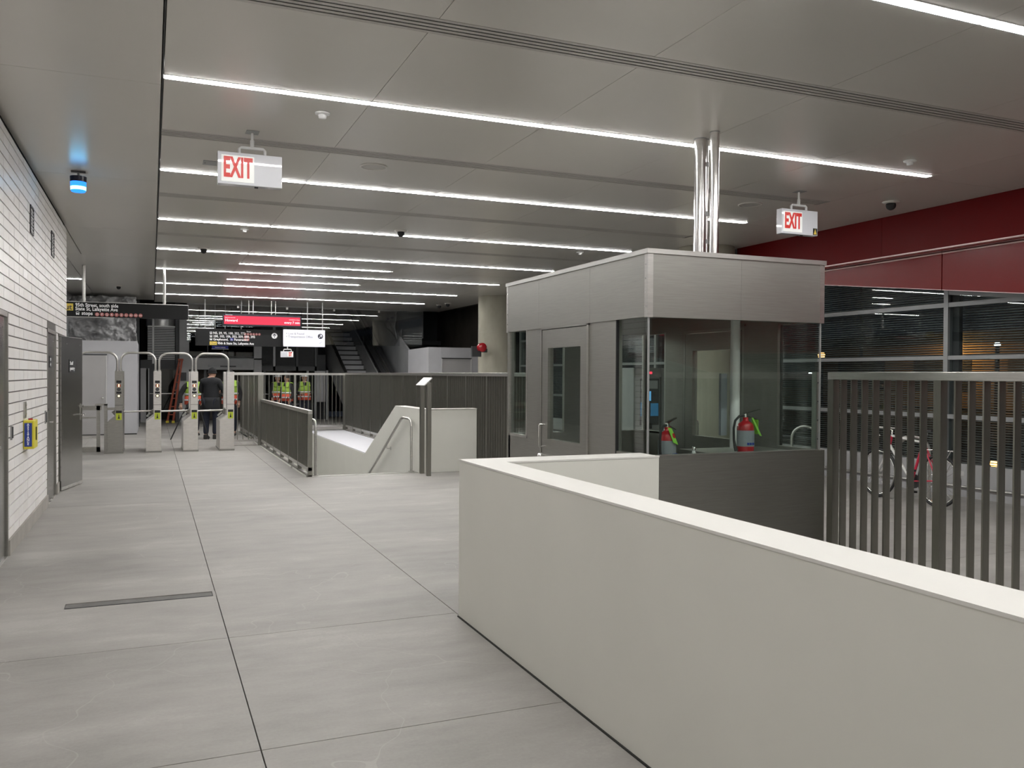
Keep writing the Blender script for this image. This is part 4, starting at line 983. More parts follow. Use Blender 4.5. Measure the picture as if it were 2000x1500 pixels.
t = thing('hanging_sign', 'white hanging sign reading Lost and Found, Transportation Office', 'sign', (4.2, 26.2, 2.66))
YW = 26.0
B(3.61, 4.835, YW, YW+0.06, 2.410, 2.915).build('sign_panel', M['sign_white'], t)
text('lettering', '< Lost & Found', 0.092, M['letter_grey'], (3.68, YW-0.004, 2.765), t, bold=0.001, sx=0.92)
text('lettering', '< Transportation Office', 0.092, M['letter_grey'], (3.68, YW-0.004, 2.675), t, bold=0.001, sx=0.88)
ar = MB().cyl((4.70, YW-0.006, 2.73), (4.70, YW-0.001, 2.73), 0.078, seg=28).build('arrow_roundel', M['letter_dk'], t)
MB().hexa([(4.655, YW-0.01, 2.695), (4.665, YW-0.01, 2.685), (4.665, YW-0.006, 2.685), (4.655, YW-0.006, 2.695), (4.725, YW-0.01, 2.765), (4.735, YW-0.01, 2.755), (4.735, YW-0.006, 2.755), (4.725, YW-0.006, 2.765)]).box(4.68, 4.745, YW-0.01, YW-0.006, 2.762, 2.776).box(4.731, 4.745, YW-0.01, YW-0.006, 2.705, 2.776).build('arrow_mark', M['sign_white'], ar)
MB().tube([(4.66, YW-0.003, 2.52), (4.70, YW-0.003, 2.52), (4.70, YW-0.003, 2.55), (4.735, YW-0.003, 2.55), (4.735, YW-0.003, 2.58)], 0.004, 5).build('stair_symbol', M['letter_grey'], t)
B(4.30, 4.33, YW+0.02, YW+0.04, 2.9, CZ).build('hanger_pole', M['galv'], t); B(4.75, 4.78, YW+0.02, YW+0.04, 2.9, CZ).build('hanger_pole', M['galv'], t)

def exit_sign(x0, x1, y, z0, z1, lit0, lit1, zs, label, plate=True, mark=False):
    t = thing('exit_sign', label, 'exit sign', ((x0+x1)/2, y, z1), 'hanging exit signs')
    B(x0, x1, y, y+0.09, z0, z1).build('housing', M['exit_house'], t, bevel=0.004)
    fc = B(lit0, lit1, y-0.006, y, z0+0.022, z1-0.03).build('lit_face', M['exit_face'], t)
    h = (z1-z0)
    o = text('lettering', 'EXIT', h*0.86, M['exit_red'], ((lit0+lit1)/2, y-0.009, z0+h*0.235), fc, align='CENTER', sx=0.50*(lit1-lit0)/0.285, bold=0.008, spacing=1.02)
    c = (x0+x1)/2+0.02
    if plate: B(c-0.055, c+0.055, y-0.03, y+0.09, CZ-0.006, CZ-0.001).build('ceiling_plate', M['galv'], t)
    MB().cyl((c, y+0.045, z1+0.075), (c, y+0.045, zs), 0.012, seg=12).cyl((c, y+0.045, z1+0.06), (c, y+0.045, z1+0.13), 0.018, seg=12).build('stem', M['white_plastic'], t)
    MB().tube([(c-0.11, y+0.045, z1-0.002), (c-0.11, y+0.045, z1+0.045), (c-0.095, y+0.045, z1+0.06), (c+0.095, y+0.045, z1+0.06), (c+0.11, y+0.045, z1+0.045), (c+0.11, y+0.045, z1-0.002)], 0.014, 10).build('yoke', M['white_plastic'], t)
    B(c+0.02, c+0.05, y+0.03, y+0.05, z0-0.012, z0).build('test_button', M['black'], t)
    if mark:
        mk = B(x1-0.07, x1-0.01, y-0.003, y, z0+0.008, z0+0.085).build('corner_label', M['black'], t)
        MB().prism([(x1-0.062, z0+0.015), (x1-0.018, z0+0.015), (x1-0.04, z0+0.075)], 'y', y-0.005, y-0.003).build('triangle_mark', M['yellow'], mk)
    return t
exit_sign(0.532, 1.082, 7.90, 3.267, 3.550, 0.562, 0.839, CZ, 'large hanging exit sign at upper left, ceiling light mirrored in its face')
exit_sign(6.662, 7.190, 7.83, 3.246, 3.532, 6.685, 6.955, CZ, 'hanging exit sign with a small dark corner label, above the booth', mark=True)
exit_sign(3.53, 3.90, 26.0, 2.085, 2.265, 3.73, 3.89, 2.41, 'tiny distant exit sign hanging under the black route sign', plate=False)

# ------------------------------------------------------------------ ceiling fittings
def detector(x, y, label):
    t = thing('smoke_detector', label, 'smoke detector', (x, y, CZ), 'white smoke detectors on the ceiling')
    MB().lathe([(0.0, -0.001), (0.062, -0.001), (0.062, -0.012), (0.048, -0.02), (0, -0.02)], (x, y, CZ)).build('base', M['white_plastic'], t)
    MB().lathe([(0.034, -0.019), (0.030, -0.046), (0.0, -0.05)], (x, y, CZ)).build('sensor_head', M['white_plastic'], t)
detector(1.295, 7.10, 'white smoke detector above and right of the left exit sign'); detector(6.93, 6.28, 'white smoke detector near the right end of the nearest light row')
detector(1.276, 13.26, 'small white smoke detector behind the third light row, left'); detector(6.883, 13.26, 'small white smoke detector behind the third light row, right')
def speaker(x, y, r, label):
    t = thing('ceiling_speaker', label, 'speaker', (x, y, CZ), 'round ceiling speakers')
    MB().lathe([(0, -0.004), (r*0.85, -0.004), (r*0.86, -0.014), (r, -0.012), (r, -0.001)], (x, y, CZ), 32).build('rim', M['ceil'], t)
    MB().lathe([(0, -0.007), (r*0.84, -0.007)], (x, y, CZ), 32).build('grille', M['blade'], t)
speaker(2.118, 8.71, 0.14, 'round ceiling speaker behind the left exit sign'); speaker(6.90, 8.69, 0.15, 'round ceiling speaker left of the right exit sign')
def dome(x, y, r, label):
    t = thing('dome_camera', label, 'camera', (x, y, CZ), 'dome security cameras on the ceiling')
    MB().lathe([(r*1.7, -0.001), (r*1.7, -0.010), (r*1.05, -0.024), (0, -0.024)], (x, y, CZ), 24).build('base', M['ceil'], t)
    MB().sphere((x, y, CZ-0.045), r, 18, 8, (0.25, 1)).build('dome', M['black'], t)
dome(3.43, 12.41, 0.055, 'dark dome camera on the third light row'); dome(0.82, 15.55, 0.055, 'dark dome camera at the left of the fourth light row')
dome(8.36, 7.855, 0.06, 'grey dome camera right of the right exit sign, by the red fascia'); dome(-0.75, 23.2, 0.05, 'small dark dome camera above the black sign by the tiled wall')
dome(8.20, 25.2, 0.06, 'left of the two small cameras near the far concrete column'); dome(8.24, 24.5, 0.06, 'right of the two small cameras near the far concrete column')
t = thing('access_plate', 'small grey rectangular access plate on the ceiling left of the exit sign', 'ceiling plate', (0.56, 9.26, CZ))
B(0.48, 0.68, 9.16, 9.34, CZ-0.006, CZ-0.001).build('plate', M['galv'], t)
for x in (0.5, 0.66): MB().cyl((x, 9.25, CZ-0.009), (x, 9.25, CZ-0.006), 0.006, seg=8).build('screw', M['frame_dk'], t)
t = thing('blue_beacon', 'glowing blue beacon light hanging from the ceiling near the tiled wall', 'beacon light', (-0.723, 10.23, CZ))
c = (-0.723, 10.23)
B(c[0]-0.07, c[0]+0.07, c[1]-0.03, c[1]+0.03, CZ-0.012, CZ-0.001).build('ceiling_plate', M['frame_dk'], t)
MB().cyl((*c, CZ-0.06), (*c, CZ-0.01), 0.012).build('stem', M['galv'], t)
MB().cyl((*c, CZ-0.115), (*c, CZ-0.058), 0.079, 0.082, seg=28).build('cap', M['beacon_cap'], t)
MB().cyl((*c, CZ-0.165), (*c, CZ-0.115), 0.076, 0.078, seg=28).build('lens_upper', M['beacon'], t)
MB().cyl((*c, CZ-0.202), (*c, CZ-0.165), 0.074, 0.076, seg=28).build('glowing_tube', M['beacon_hot'], t)
MB().lathe([(0.074, -0.202), (0.066, -0.218), (0, -0.224)], (*c, CZ), 28).build('lens_bottom', M['beacon'], t)

# ------------------------------------------------------------------ plywood enclosure and tarpaulin at the left back
t = thing('plywood_enclosure', 'grey painted plywood enclosure with a door behind the turnstiles', 'enclosure', (-1.6, 24.4, 0))
B(-3.6, -0.345, 24.2, 24.26, 0, 2.42).build('front_panel', M['plaster'], t); B(-0.405, -0.345, 24.26, 27.5, 0, 2.42).build('side_panel', M['plaster'], t)
B(-3.6, -1.05, 24.165, 24.2, 2.045, 2.075).build('door_head', M['frame_dk'], t)
dd = B(-1.95, -1.085, 24.17, 24.2, 0.02, 2.04).build('door', M['door_gray'], t)
B(-1.08, -1.055, 24.165, 24.2, 0, 2.045).build('door_trim', M['door_trim'], t)
MB().cyl((-1.15, 24.17, 0.95), (-1.15, 24.11, 0.95), 0.02).sphere((-1.15, 24.10, 0.95), 0.035).build('door_knob', M['chrome'], dd)
B(-3.6, -0.35, 24.185, 24.2, 0, 0.03).build('base_gap', M['joint'], t)
def tarp(name, label, fn, nu, nv, m):
    t = thing(name, label, 'tarpaulin', fn(0.5, 0))
    mb_ = MB(); vs = [fn(u/nu, v/nv) for v in range(nv+1) for u in range(nu+1)]
    fs_ = [(v*(nu+1)+u, v*(nu+1)+u+1, (v+1)*(nu+1)+u+1, (v+1)*(nu+1)+u) for v in range(nv) for u in range(nu)]
    mb_.add(vs, fs_, True); o = mb_.build('crumpled_sheet', m, t)
    md = o.modifiers.new('thickness', 'SOLIDIFY'); md.thickness = 0.02
    return t
from mathutils import noise as mn
def f1(u, v):
    x = -2.6+2.2*u; z = 2.38+1.30*v
    p = Vector((x*1.3, z*1.3, 2.0)); 
    q = Vector((x+0.5*z, z-0.4*x, 1.0))
    dy = 0.30*abs(mn.noise(q*1.1))+0.26*abs(mn.noise(q*2.6+Vector((3, 1, 0))))+0.14*abs(mn.noise(q*5.5+Vector((0, 7, 2))))+0.06*abs(mn.noise(q*11))
    return (x+0.06*mn.noise(p*2), 25.75-1.3*dy+0.25, z+0.03*mn.noise(p*3))
tarp('grey_tarpaulin', 'crumpled silver grey tarpaulin hanging above the plywood enclosure', f1, 110, 70, M['tarp'])
bw = sroot('wall_back', (2, 30, 0))
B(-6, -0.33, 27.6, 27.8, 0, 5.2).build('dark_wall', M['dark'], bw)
B(-6.2, -6, 14, 32, 0, 4).build('side_wall', M['plaster_d'], bw)
B(-6, -1.4, 14.1, 14.3, 0, 3.8).build('return_wall', M['paint'], bw)
B(-2.4, -2.05, 25.2, 27.6, 2.42, 3.8).build('timber_post', M['plaster_d'], bw)

# ------------------------------------------------------------------ back facade (Y = 30)
YF = 30.0
fa = sroot('window_2', (2, YF, 0))
# dark glazing and rooms behind
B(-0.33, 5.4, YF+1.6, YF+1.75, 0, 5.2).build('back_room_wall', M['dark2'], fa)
B(0.72, 0.835, YF-0.12, YF+0.1, 0, 4.6).build('facade_column', M['frame_dk'], fa)
B(0.835, 1.13, YF-0.18, YF+0.1, 0, 3.6).build('facade_column', M['facade_lt'], fa)
B(0.87, 1.05, YF-0.2, YF-0.18, 1.35, 1.62).build('wall_plate', M['frame_dk'], fa)
# louvred lift tower at left
lt_ = thing('louvred_tower', 'grey louvred metal tower with bright brushed top behind the turnstiles', 'louvre tower', (0.35, YF, 0))
B(-0.12, 0.71, YF, YF+1.2, 2.02, 3.12).build('core', M['louvre_d'], lt_)
MB().cyl((0.30, YF+0.45, 3.12), (0.30, YF+0.45, 3.80), 0.47, seg=36).build('bright_drum', M['drum'], lt_)
B(-0.12, 0.71, YF-0.03, YF, 3.08, 3.13).build('head_rail', M['louvre'], lt_)
B(0.02, 0.08, YF-0.05, YF, 1.9, 3.6).build('mullion', M['louvre'], lt_)
for a, b in ((-0.12, 0.015), (0.085, 0.70)):
    for k in range(19): B(a, b, YF-0.035, YF-0.005, 2.04+k*0.055, 2.062+k*0.055).build('slat', M['louvre'], lt_)
B(-0.33, 0.71, YF-0.02, YF+0.02, 1.72, 2.02).build('tower_header', M['louvre_d'], lt_)
B(-0.33, -0.16, YF-0.05, YF+0.02, 0, 1.75).build('tower_jamb', M['facade_lt'], lt_); B(-0.10, -0.07, YF-0.05, YF+0.02, 0, 1.75).build('tower_jamb', M['frame'], lt_)
B(-0.07, 0.2, YF-0.02, YF, 0, 1.72).build('dark_door', M['louvre_d'], lt_)
B(0.23, 0.72, YF-0.01, YF+0.01, 0.35, 1.72).build('dark_door', M['glass_dark'], lt_)
MB().cyl((-0.05, YF-0.08, 0.93), (0.75, YF-0.08, 0.93), 0.014, seg=8).build('push_bar', M['steel_lt'], lt_)
# portal
pt = thing('grey_portal', 'wide grey metal portal frame with dark doorway behind the turnstiles', 'portal', (2.3, YF, 0))
B(1.13, 3.43, YF-0.12, YF+0.15, 1.72, 2.08).build('portal_beam', M['facade_lt'], pt)
B(1.13, 3.43, YF-0.15, YF-0.10, 2.06, 2.10).build('beam_cap', M['frame'], pt)
B(3.18, 3.43, YF-0.15, YF+0.15, 0, 3.0).build('portal_leg', M['facade_lt'], pt)
B(1.72, 2.80, YF-0.17, YF-0.12, 1.80, 1.86).build('light_bar', M['frame'], pt); B(2.1, 2.6, YF-0.175, YF-0.168, 1.81, 1.85).build('light_bar_panel', M['frame_dk'], pt)
B(1.15, 3.18, YF-0.02, YF, 2.10, 3.55).build('dark_window', M['glass_dark'], pt)
for x in (1.7, 2.2): B(x, x+0.03, YF-0.05, YF-0.02, 2.1, 3.0).build('window_bar', M['frame_dk'], pt)
for x in (2.17, 2.40): 
    B(x, x+0.18, YF+0.4, YF+0.44, 2.12, 2.36).build('inner_panel', M['facade_lt'], pt)
B(1.15, 3.18, YF-0.05, YF-0.02, 2.14, 2.17).build('inner_sill', M['frame_dk'], pt)
B(1.15, 3.15, YF+0.6, YF+0.65, 0, 1.72).build('doorway_back', M['dark2'], pt)
B(1.60, 1.68, YF, YF+0.06, 0, 1.72).build('door_post', M['frame_dk'], pt); B(2.35, 2.42, YF, YF+0.06, 0, 1.72).build('door_post', M['frame_dk'], pt)
t = thing('blue_sign', 'small blue sign peeking under the black route sign', 'sign', (1.95, 27.9, 2.43))
B(1.72, 2.20, 27.90, 27.93, 2.36, 2.50).build('panel', M['blue_sign'], t); text('lettering', 'Ventra tickets', 0.055, M['letter'], (1.96, 27.896, 2.385), t, align='CENTER')
B(1.71, 2.21, 27.89, 27.94, 2.345, 2.36).build('bottom_edge', M['white_plastic'], t)
for x in (1.8, 2.1): B(x, x+0.02, 27.905, 27.925, 2.5, CZ).build('hanger', M['galv'], t)
# dark louvre bays behind the route signs and glass doors behind the people
lb = thing('louvre_screen', 'dark louvred screen under the black and white hanging signs', 'louvre screen', (4.3, YF, 0))
B(3.43, 5.35, YF+0.05, YF+0.1, 1.8, 3.3).build('backing', M['dark'], lb)
for a, b in ((3.46, 3.80), (3.92, 4.57), (4.66, 5.2)):
    for k in range(18): B(a, b, YF-0.02, YF+0.03, 1.86+k*0.05, 1.88+k*0.05).build('slat', M['louvre_d'], lb)
for x in (3.82, 4.585, 5.22): B(x, x+0.075, YF-0.06, YF+0.05, 1.7, 3.2).build('mullion', M['facade_lt'] if x < 4 else M['frame_dk'], lb)
B(3.43, 5.35, YF-0.06, YF+0.05, 1.70, 1.85).build('sill_beam', M['frame_dk'], lb)
gd = thing('glass_doors', 'row of dark glass doors with steel stiles behind the hi-vis workers', 'glass doors', (4.5, YF, 0))
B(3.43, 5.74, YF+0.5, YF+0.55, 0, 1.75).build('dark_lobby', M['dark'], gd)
for x in (3.50, 4.2, 4.95, 5.22, 5.62): B(x, x+0.07, YF-0.04, YF+0.04, 0, 1.72).build('stile', M['facade_lt'] if x > 4.9 else M['frame_dk'], gd)
for a, b in ((5.30, 5.6),): B(a, b, YF, YF+0.01, 0.62, 1.7).build('frosted_pane', M['facade_lt'], gd)
for a, b in ((3.57, 4.2), (4.27, 4.95), (5.02, 5.2)): B(a, b, YF, YF+0.01, 0, 1.7).build('glass_pane', M['glass_dark'], gd)
for z in (0.55, 0.9): MB().cyl((3.5, YF-0.1, z), (5.0, YF-0.1, z), 0.014, seg=8).build('push_bar', M['galv'], gd)

# ------------------------------------------------------------------ glass draft curtain across the end of the ceiling
dc = thing('glass_curtain', 'frameless glass draft curtain below the ceiling edge, mirroring the light rows', 'glass screen', (4.7, 28.0, 3.4))
for k in range(5):
    xa = 1.0+k*1.5
    B(xa+0.004, xa+1.496, 28.0, 28.012, 2.55, CZ).build('glass_pane', M['glass_curtain'], dc)
B(1.0, 8.5, 27.99, 28.02, CZ-0.03, CZ).build('top_channel', M['galv'], dc)
for k in range(1, 5): MB().box(1.0+k*1.5-0.03, 1.0+k*1.5+0.03, 27.985, 28.025, CZ-0.1, CZ-0.03).build('clamp', M['steel_lt'], dc)

# ------------------------------------------------------------------ upper stair at the back
us = thing('upper_stair', 'dark grey staircase rising behind the far stairwell to the level above', 'staircase', (6.4, 26.5, 0))
X0, X1 = 5.86, 6.86
y, z = 26.35, 0.0
stair_pts = []
for k in range(26):
    if k == 18: y += 1.2
    s = B(X0, X1, y, y+0.34, z, z+0.176).build('step', M['stair'], us)
    B(X0, X1, y-0.012, y+0.02, z+0.135, z+0.178).build('nosing', M['nosing'], s)
    stair_pts.append((y, z)); y += 0.325; z += 0.176
def incl(x, t_, dz0, dz1, ya, yb, m, n):
    def zz(yy_): return (yy_-26.35)*0.176/0.325*0.86
    MB().hexa([(x, ya, zz(ya)+dz0), (x+t_, ya, zz(ya)+dz0), (x+t_, yb, zz(yb)+dz0), (x, yb, zz(yb)+dz0), (x, ya, zz(ya)+dz1), (x+t_, ya, zz(ya)+dz1), (x+t_, yb, zz(yb)+dz1), (x, yb, zz(yb)+dz1)]).build(n, m, us)
incl(X0-0.06, 0.05, -0.2, 1.0, 26.6, 35, M['galv'], 'balustrade'); incl(X0-0.09, 0.10, 1.0, 1.05, 26.5, 35, M['steel_lt'], 'handrail')
incl(X1+0.01, 0.05, -0.2, 1.0, 26.6, 35, M['galv'], 'balustrade'); incl(X1+0.12, 0.04, 0.85, 0.89, 26.6, 35, M['steel_lt'], 'handrail')
incl(X1+0.22, 0.45, -0.4, 0.9, 26.5, 35, M['frame_dk'], 'stringer'); incl(X1+0.40, 0.10, 0.9, 0.95, 26.6, 35, M['steel_rail'], 'outer_handrail')
incl(X0-0.62, 0.5, -0.6, 0.25, 30.7, 35, M['frame_dk'], 'stringer')
# hoarding on the right of the stair
hw = sroot('wall_hoarding', (8, 26, 0))
def HX(v, *a): return v
MB().prism([(26.9, 0), (36, 0), (36, 6.6), (33.5, 5.2), (27.0, 2.42)], 'x', 7.72, 7.78).build('stair_side_panel', M['plaster_d'], hw)
MB().hexa([(7.72, 26.95, 0), (8.05, 25.8, 0), (8.10, 25.83, 0), (7.78, 26.98, 0), (7.72, 26.95, 2.40), (8.05, 25.8, 2.46), (8.10, 25.83, 2.46), (7.78, 26.98, 2.40)]).build('corner_panel', M['plaster'], hw)
for a, b, z0, z1 in ((8.052, 8.475, 0, 2.46), (8.479, 9.49, 2.13, 2.46), (9.494, 9.95, 0, 2.40)): B(a, b, 25.8, 25.85, z0, z1).build('plywood_panel', M['plaster'], hw)
B(8.475, 9.495, 25.78, 25.8, 2.105, 2.125).build('door_head', M['frame_dk'], hw)
B(8.50, 9.48, 25.81, 25.84, 0, 2.10).build('door_leaf', M['door_gray'], hw)
for x in (8.478, 9.475): B(x, x+0.02, 25.785, 25.82, 0, 2.105).build('door_trim', M['door_trim'], hw)
def f2(u, v):
    y = 28.3+4.4*u; top = 2.42+(y-27)*0.43+0.15; z = top-0.35+1.5*v*(0.75+0.25*u)
    p = Vector((y*1.1, z*1.4, 5)); return (7.70-0.12*mn.noise(p)-0.08*abs(mn.noise(p*3)), y, z)
tarp('foil_tarpaulin', 'crumpled foil like sheet stuffed above the stair hoarding', f2, 44, 22, M['tarp'])
# dark structure beyond the ceiling edge on the right
db = sroot('wall_far_right', (9, 31, 0))
B(7.8, 14, 31, 31.2, 0, 8).build('dark_wall', M['dark'], db)
B(7.8, 9.0, 29.5, 31, 2.9, 5.5).build('dark_box', M['plaster_d'], db)
B(10.0, 10.2, 24, 31, 0, 5).build('dark_side', M['dark2'], db)
B(8.0, 12, 30.5, 30.7, 2.7, 2.85).build('dark_beam', M['frame_dk'], db)
B(-6.3, 14, 36.5, 36.7, 0, 9).build('dark_end', M['dark'], db)
B(9.14, 10.3, 11.8, 28.2, 3.9, 4.0).build('outer_sky_block', M['dark'], db)  # unseen roof slab added to block the sky
B(-7, 14, 28.2, 37, 6.8, 6.9).build('upper_sky_block', M['dark'], db)  # likewise unseen, added to keep the sky out over the stair
B(9.10, 9.14, 11.8, 28.2, 3.75, 4.2).build('ceiling_edge', M['conc'], db)
bk = sroot('wall_bounce', (3, -4.2, 0))  # unseen wall added behind the camera to bounce light
B(-1.4, 10.3, -4.4, -4.2, 0, 3.9).build('bounce_wall', M['paint'], bk)

# ------------------------------------------------------------------ ladder, tripod, people
t = thing('step_ladder', 'orange fibreglass step ladder standing beyond the turnstiles', 'ladder', (0.6, 29.3, 0))
for x0, x1, yy_ in ((0.47, 0.83, 29.45), (0.64, 0.90, 29.35)):
    MB().hexa([(x0-0.03, yy_, 0.05), (x0+0.03, yy_, 0.05), (x0+0.03, yy_+0.03, 0.05), (x0-0.03, yy_+0.03, 0.05), (x1-0.03, yy_, 2.02), (x1+0.03, yy_, 2.02), (x1+0.03, yy_+0.03, 2.02), (x1-0.03, yy_+0.03, 2.02)]).build('side_rail', M['orange'], t)
    B(x0-0.045, x0+0.045, yy_-0.02, yy_+0.05, 0, 0.07).build('foot', M['yellow_box'], t)
for k in range(7):
    f_ = (0.25+0.26*k)/2.0
    xa, xb = 0.47+0.36*f_, 0.64+0.26*f_
    B(xa, xb, 29.36, 29.46, 0.25+0.26*k, 0.28+0.26*k).build('tread', M['orange'], t)
B(0.78, 0.94, 29.3, 29.5, 2.0, 2.06).build('top_cap', M['orange'], t)

t = thing('camera_tripod', 'black photo tripod standing behind the third turnstile', 'tripod', (0.95, 21.7, 0))
for (x, y) in ((0.42, 21.85), (1.27, 21.75), (0.95, 22.5)): MB().tube([(x, y, 0.01), (0.55*x+0.45*0.95, 0.55*y+0.45*21.9, 0.55), (0.95, 21.9, 1.12)], [0.013, 0.017, 0.02], 8).build('leg', M['black'], t)
MB().cyl((0.95, 21.9, 1.0), (0.95, 21.9, 1.35), 0.02).build('centre_column', M['black'], t)
MB().box(0.88, 1.02, 21.83, 21.95, 1.35, 1.47).cyl((0.95, 21.83, 1.41), (0.95, 21.74, 1.41), 0.04).build('camera_body', M['black'], t)

def skin(name, pts, edges, rad, m, parent, root=0, sub=2):
    me = bpy.data.meshes.new(name); me.from_pydata(pts, edges, []); me.materials.append(m)
    o = bpy.data.objects.new(name, me); COL.objects.link(o); o.parent = parent
    sk_ = o.modifiers.new('skin', 'SKIN'); 
    lay = me.skin_vertices[0] if me.skin_vertices else None
    if lay is None:
        bpy.context.view_layer.objects.active = o
        bm = bmesh.new(); bm.from_mesh(me); bm.verts.layers.skin.verify(); bm.to_mesh(me); bm.free(); lay = me.skin_vertices[0]
    for i, r in enumerate(rad):
        lay.data[i].radius = r if hasattr(r, '__len__') else (r, r)
        lay.data[i].use_root = (i == root)
    sk_.use_smooth_shade = True
    ss = o.modifiers.new('sub', 'SUBSURF'); ss.levels = sub; ss.render_levels = sub
    return o
def ring_(n, z0, z1, r0, r1, m, t):
    seg = 28; mb_ = MB(); vs = []
    for q0 in range(4):
        f = q0/3; zz_ = z0+(z1-z0)*f; rx = r0[0]+(r1[0]-r0[0])*f; ry = r0[1]+(r1[1]-r0[1])*f
        for q in range(seg):
            a = 2*PI*q/seg; k = 1+0.03*math.sin(5*a)*(1-f); vs.append((rx*k*math.cos(a), ry*k*math.sin(a), zz_))
    mb_.add(vs, [(j*seg+i, j*seg+(i+1) % seg, (j+1)*seg+(i+1) % seg, (j+1)*seg+i) for j in range(3) for i in range(seg)], True)
    o = mb_.build(n, m, t, local=True); md = o.modifiers.new('cloth', 'SOLIDIFY'); md.thickness = 0.015; return o
def person(loc, rot, label, h=1.75, el=(-0.26, 0.03, 1.12), er=(0.26, 0.03, 1.12), wl=(-0.24, -0.10, 0.90), wr=(0.24, -0.10, 0.90),
           head_pitch=0.0, jacket='dark_cloth', trousers='jeans', hat=None, vest=False, long_coat=False, stride=0.0):
    t = thing('person', label, 'person', loc, None, rot)
    s = h/1.75; t.scale = (s, s, s)
    hy = -0.02-0.10*head_pitch
    hc = Vector((0, hy, 1.635-0.03*head_pitch))
    # body: one skinned surface (torso, neck, arms, legs)
    P = [(0, 0, 0.95), (0, -0.005, 1.12), (0, 0.0, 1.32), (0, 0.0, 1.44), (0, hy*0.5, 1.52), tuple(hc-Vector((0, 0, 0.06))),
         (-0.17, 0, 1.40), el, wl, (0.17, 0, 1.40), er, wr,
         (-0.10, 0, 0.90), (-0.11, -0.02-stride, 0.50), (-0.11, 0.03-stride, 0.09), (-0.12, -0.12-stride, 0.04),
         (0.10, 0, 0.90), (0.11, -0.02+stride, 0.50), (0.11, 0.03+stride, 0.09), (0.12, -0.12+stride, 0.04)]
    E_ = [(0, 1), (1, 2), (2, 3), (3, 4), (4, 5), (3, 6), (6, 7), (7, 8), (3, 9), (9, 10), (10, 11), (0, 12), (12, 13), (13, 14), (14, 15), (0, 16), (16, 17), (17, 18), (18, 19)]
    R_ = [(0.14, 0.10), (0.13, 0.095), (0.15, 0.10), (0.10, 0.08), 0.055, 0.06, 0.065, 0.045, 0.03, 0.065, 0.045, 0.03, 0.085, 0.06, 0.042, 0.04, 0.085, 0.06, 0.042, 0.04]
    skin('body', P, E_, R_, M['skin'], t)
    # head with face
    hm = MB(); hm.sphere(hc, 0.105, 20, 14, sc=(0.78, 0.95, 1.18))
    hm.hexa([hc+Vector(v) for v in ((-0.013, -0.092, -0.03), (0.013, -0.092, -0.03), (0.016, -0.08, -0.035), (-0.016, -0.08, -0.035), (-0.006, -0.10, 0.02), (0.006, -0.10, 0.02), (0.008, -0.085, 0.02), (-0.008, -0.085, 0.02))])
    for sx in (-1, 1): hm.sphere(hc+Vector((sx*0.083, 0.005, -0.005)), 0.022, 8, 6, sc=(0.4, 0.8, 1.3))
    hm.box(hc.x-0.022, hc.x+0.022, hc.y-0.098, hc.y-0.088, hc.z-0.062, hc.z-0.054)
    hd_ = hm.build('head', M['skin'], t, local=True)
    for sx in (-1, 1): MB().sphere(hc+Vector((sx*0.03, -0.092, 0.008)), 0.010, 8, 6).build('eye', M['black'], hd_, local=True)
    # hands: palm and five fingers
    for (e, w_) in ((el, wl), (er, wr)):
        e = Vector(e); w_ = Vector(w_); d = (w_-e).normalized(); side = d.cross(Vector((0, 1, 0.3))).normalized(); up = side.cross(d)
        hb = MB(); hb.tube([w_, w_+d*0.05, w_+d*0.095], [0.028, 0.038, 0.034], 10)
        for k, (ln, off) in enumerate(((0.065, -0.027), (0.078, -0.009), (0.072, 0.009), (0.055, 0.026))):
            b0 = w_+d*0.09+side*off; hb.tube([b0, b0+d*ln*0.5+up*0.006, b0+d*ln*0.85+up*0.022], [0.009, 0.0085, 0.007], 6)
        b0 = w_+d*0.035+side*-0.034; hb.tube([b0, b0+d*0.03-side*0.022, b0+d*0.06-side*0.026+up*0.012], [0.012, 0.010, 0.008], 6)
        hb.build('hand', M['skin'], t, local=True)
    # jacket
    g = 1.22
    we = Vector(wl).lerp(Vector(el), 0.08); wf = Vector(wr).lerp(Vector(er), 0.08)
    zb_ = 0.76 if long_coat else 0.90
    PJ = [(0, 0, zb_), (0, -0.005, 1.10), (0, 0, 1.32), (0, 0.0, 1.43), (-0.18, 0, 1.40), el, tuple(we), (0.18, 0, 1.40), er, tuple(wf), (0, hy*0.3, 1.49)]
    EJ = [(0, 1), (1, 2), (2, 3), (3, 4), (4, 5), (5, 6), (3, 7), (7, 8), (8, 9), (3, 10)]
    RJ = [(0.215, 0.165) if long_coat else (0.20, 0.15), (0.195, 0.15), (0.20, 0.14), (0.135, 0.11), 0.092, 0.068, 0.05, 0.092, 0.068, 0.05, 0.075]
    skin('jacket', PJ, EJ, RJ, M[jacket], t)
    PT = [(0, 0, 0.93), P[12], P[13], (P[14][0], P[14][1], 0.10), P[16], P[17], (P[18][0], P[18][1], 0.10)]
    skin('trousers', PT, [(0, 1), (1, 2), (2, 3), (0, 4), (4, 5), (5, 6)], [(0.15, 0.115), 0.10, 0.078, 0.066, 0.10, 0.078, 0.066], M[trousers], t)
    if long_coat: ring_('coat_skirt', 0.69, 1.02, (0.225, 0.18), (0.205, 0.16), M[jacket], t)
    for k in (14, 18):
        ax_, ay_, _z = P[k]
        MB().hexa([(ax_-0.05, ay_-0.20, 0.0), (ax_+0.05, ay_-0.20, 0.0), (ax_+0.045, ay_+0.07, 0.0), (ax_-0.045, ay_+0.07, 0.0), (ax_-0.04, ay_-0.18, 0.06), (ax_+0.04, ay_-0.18, 0.06), (ax_+0.045, ay_+0.06, 0.12), (ax_-0.045, ay_+0.06, 0.12)]).build('shoe', M['shoe'], t, local=True, bevel=0.02)
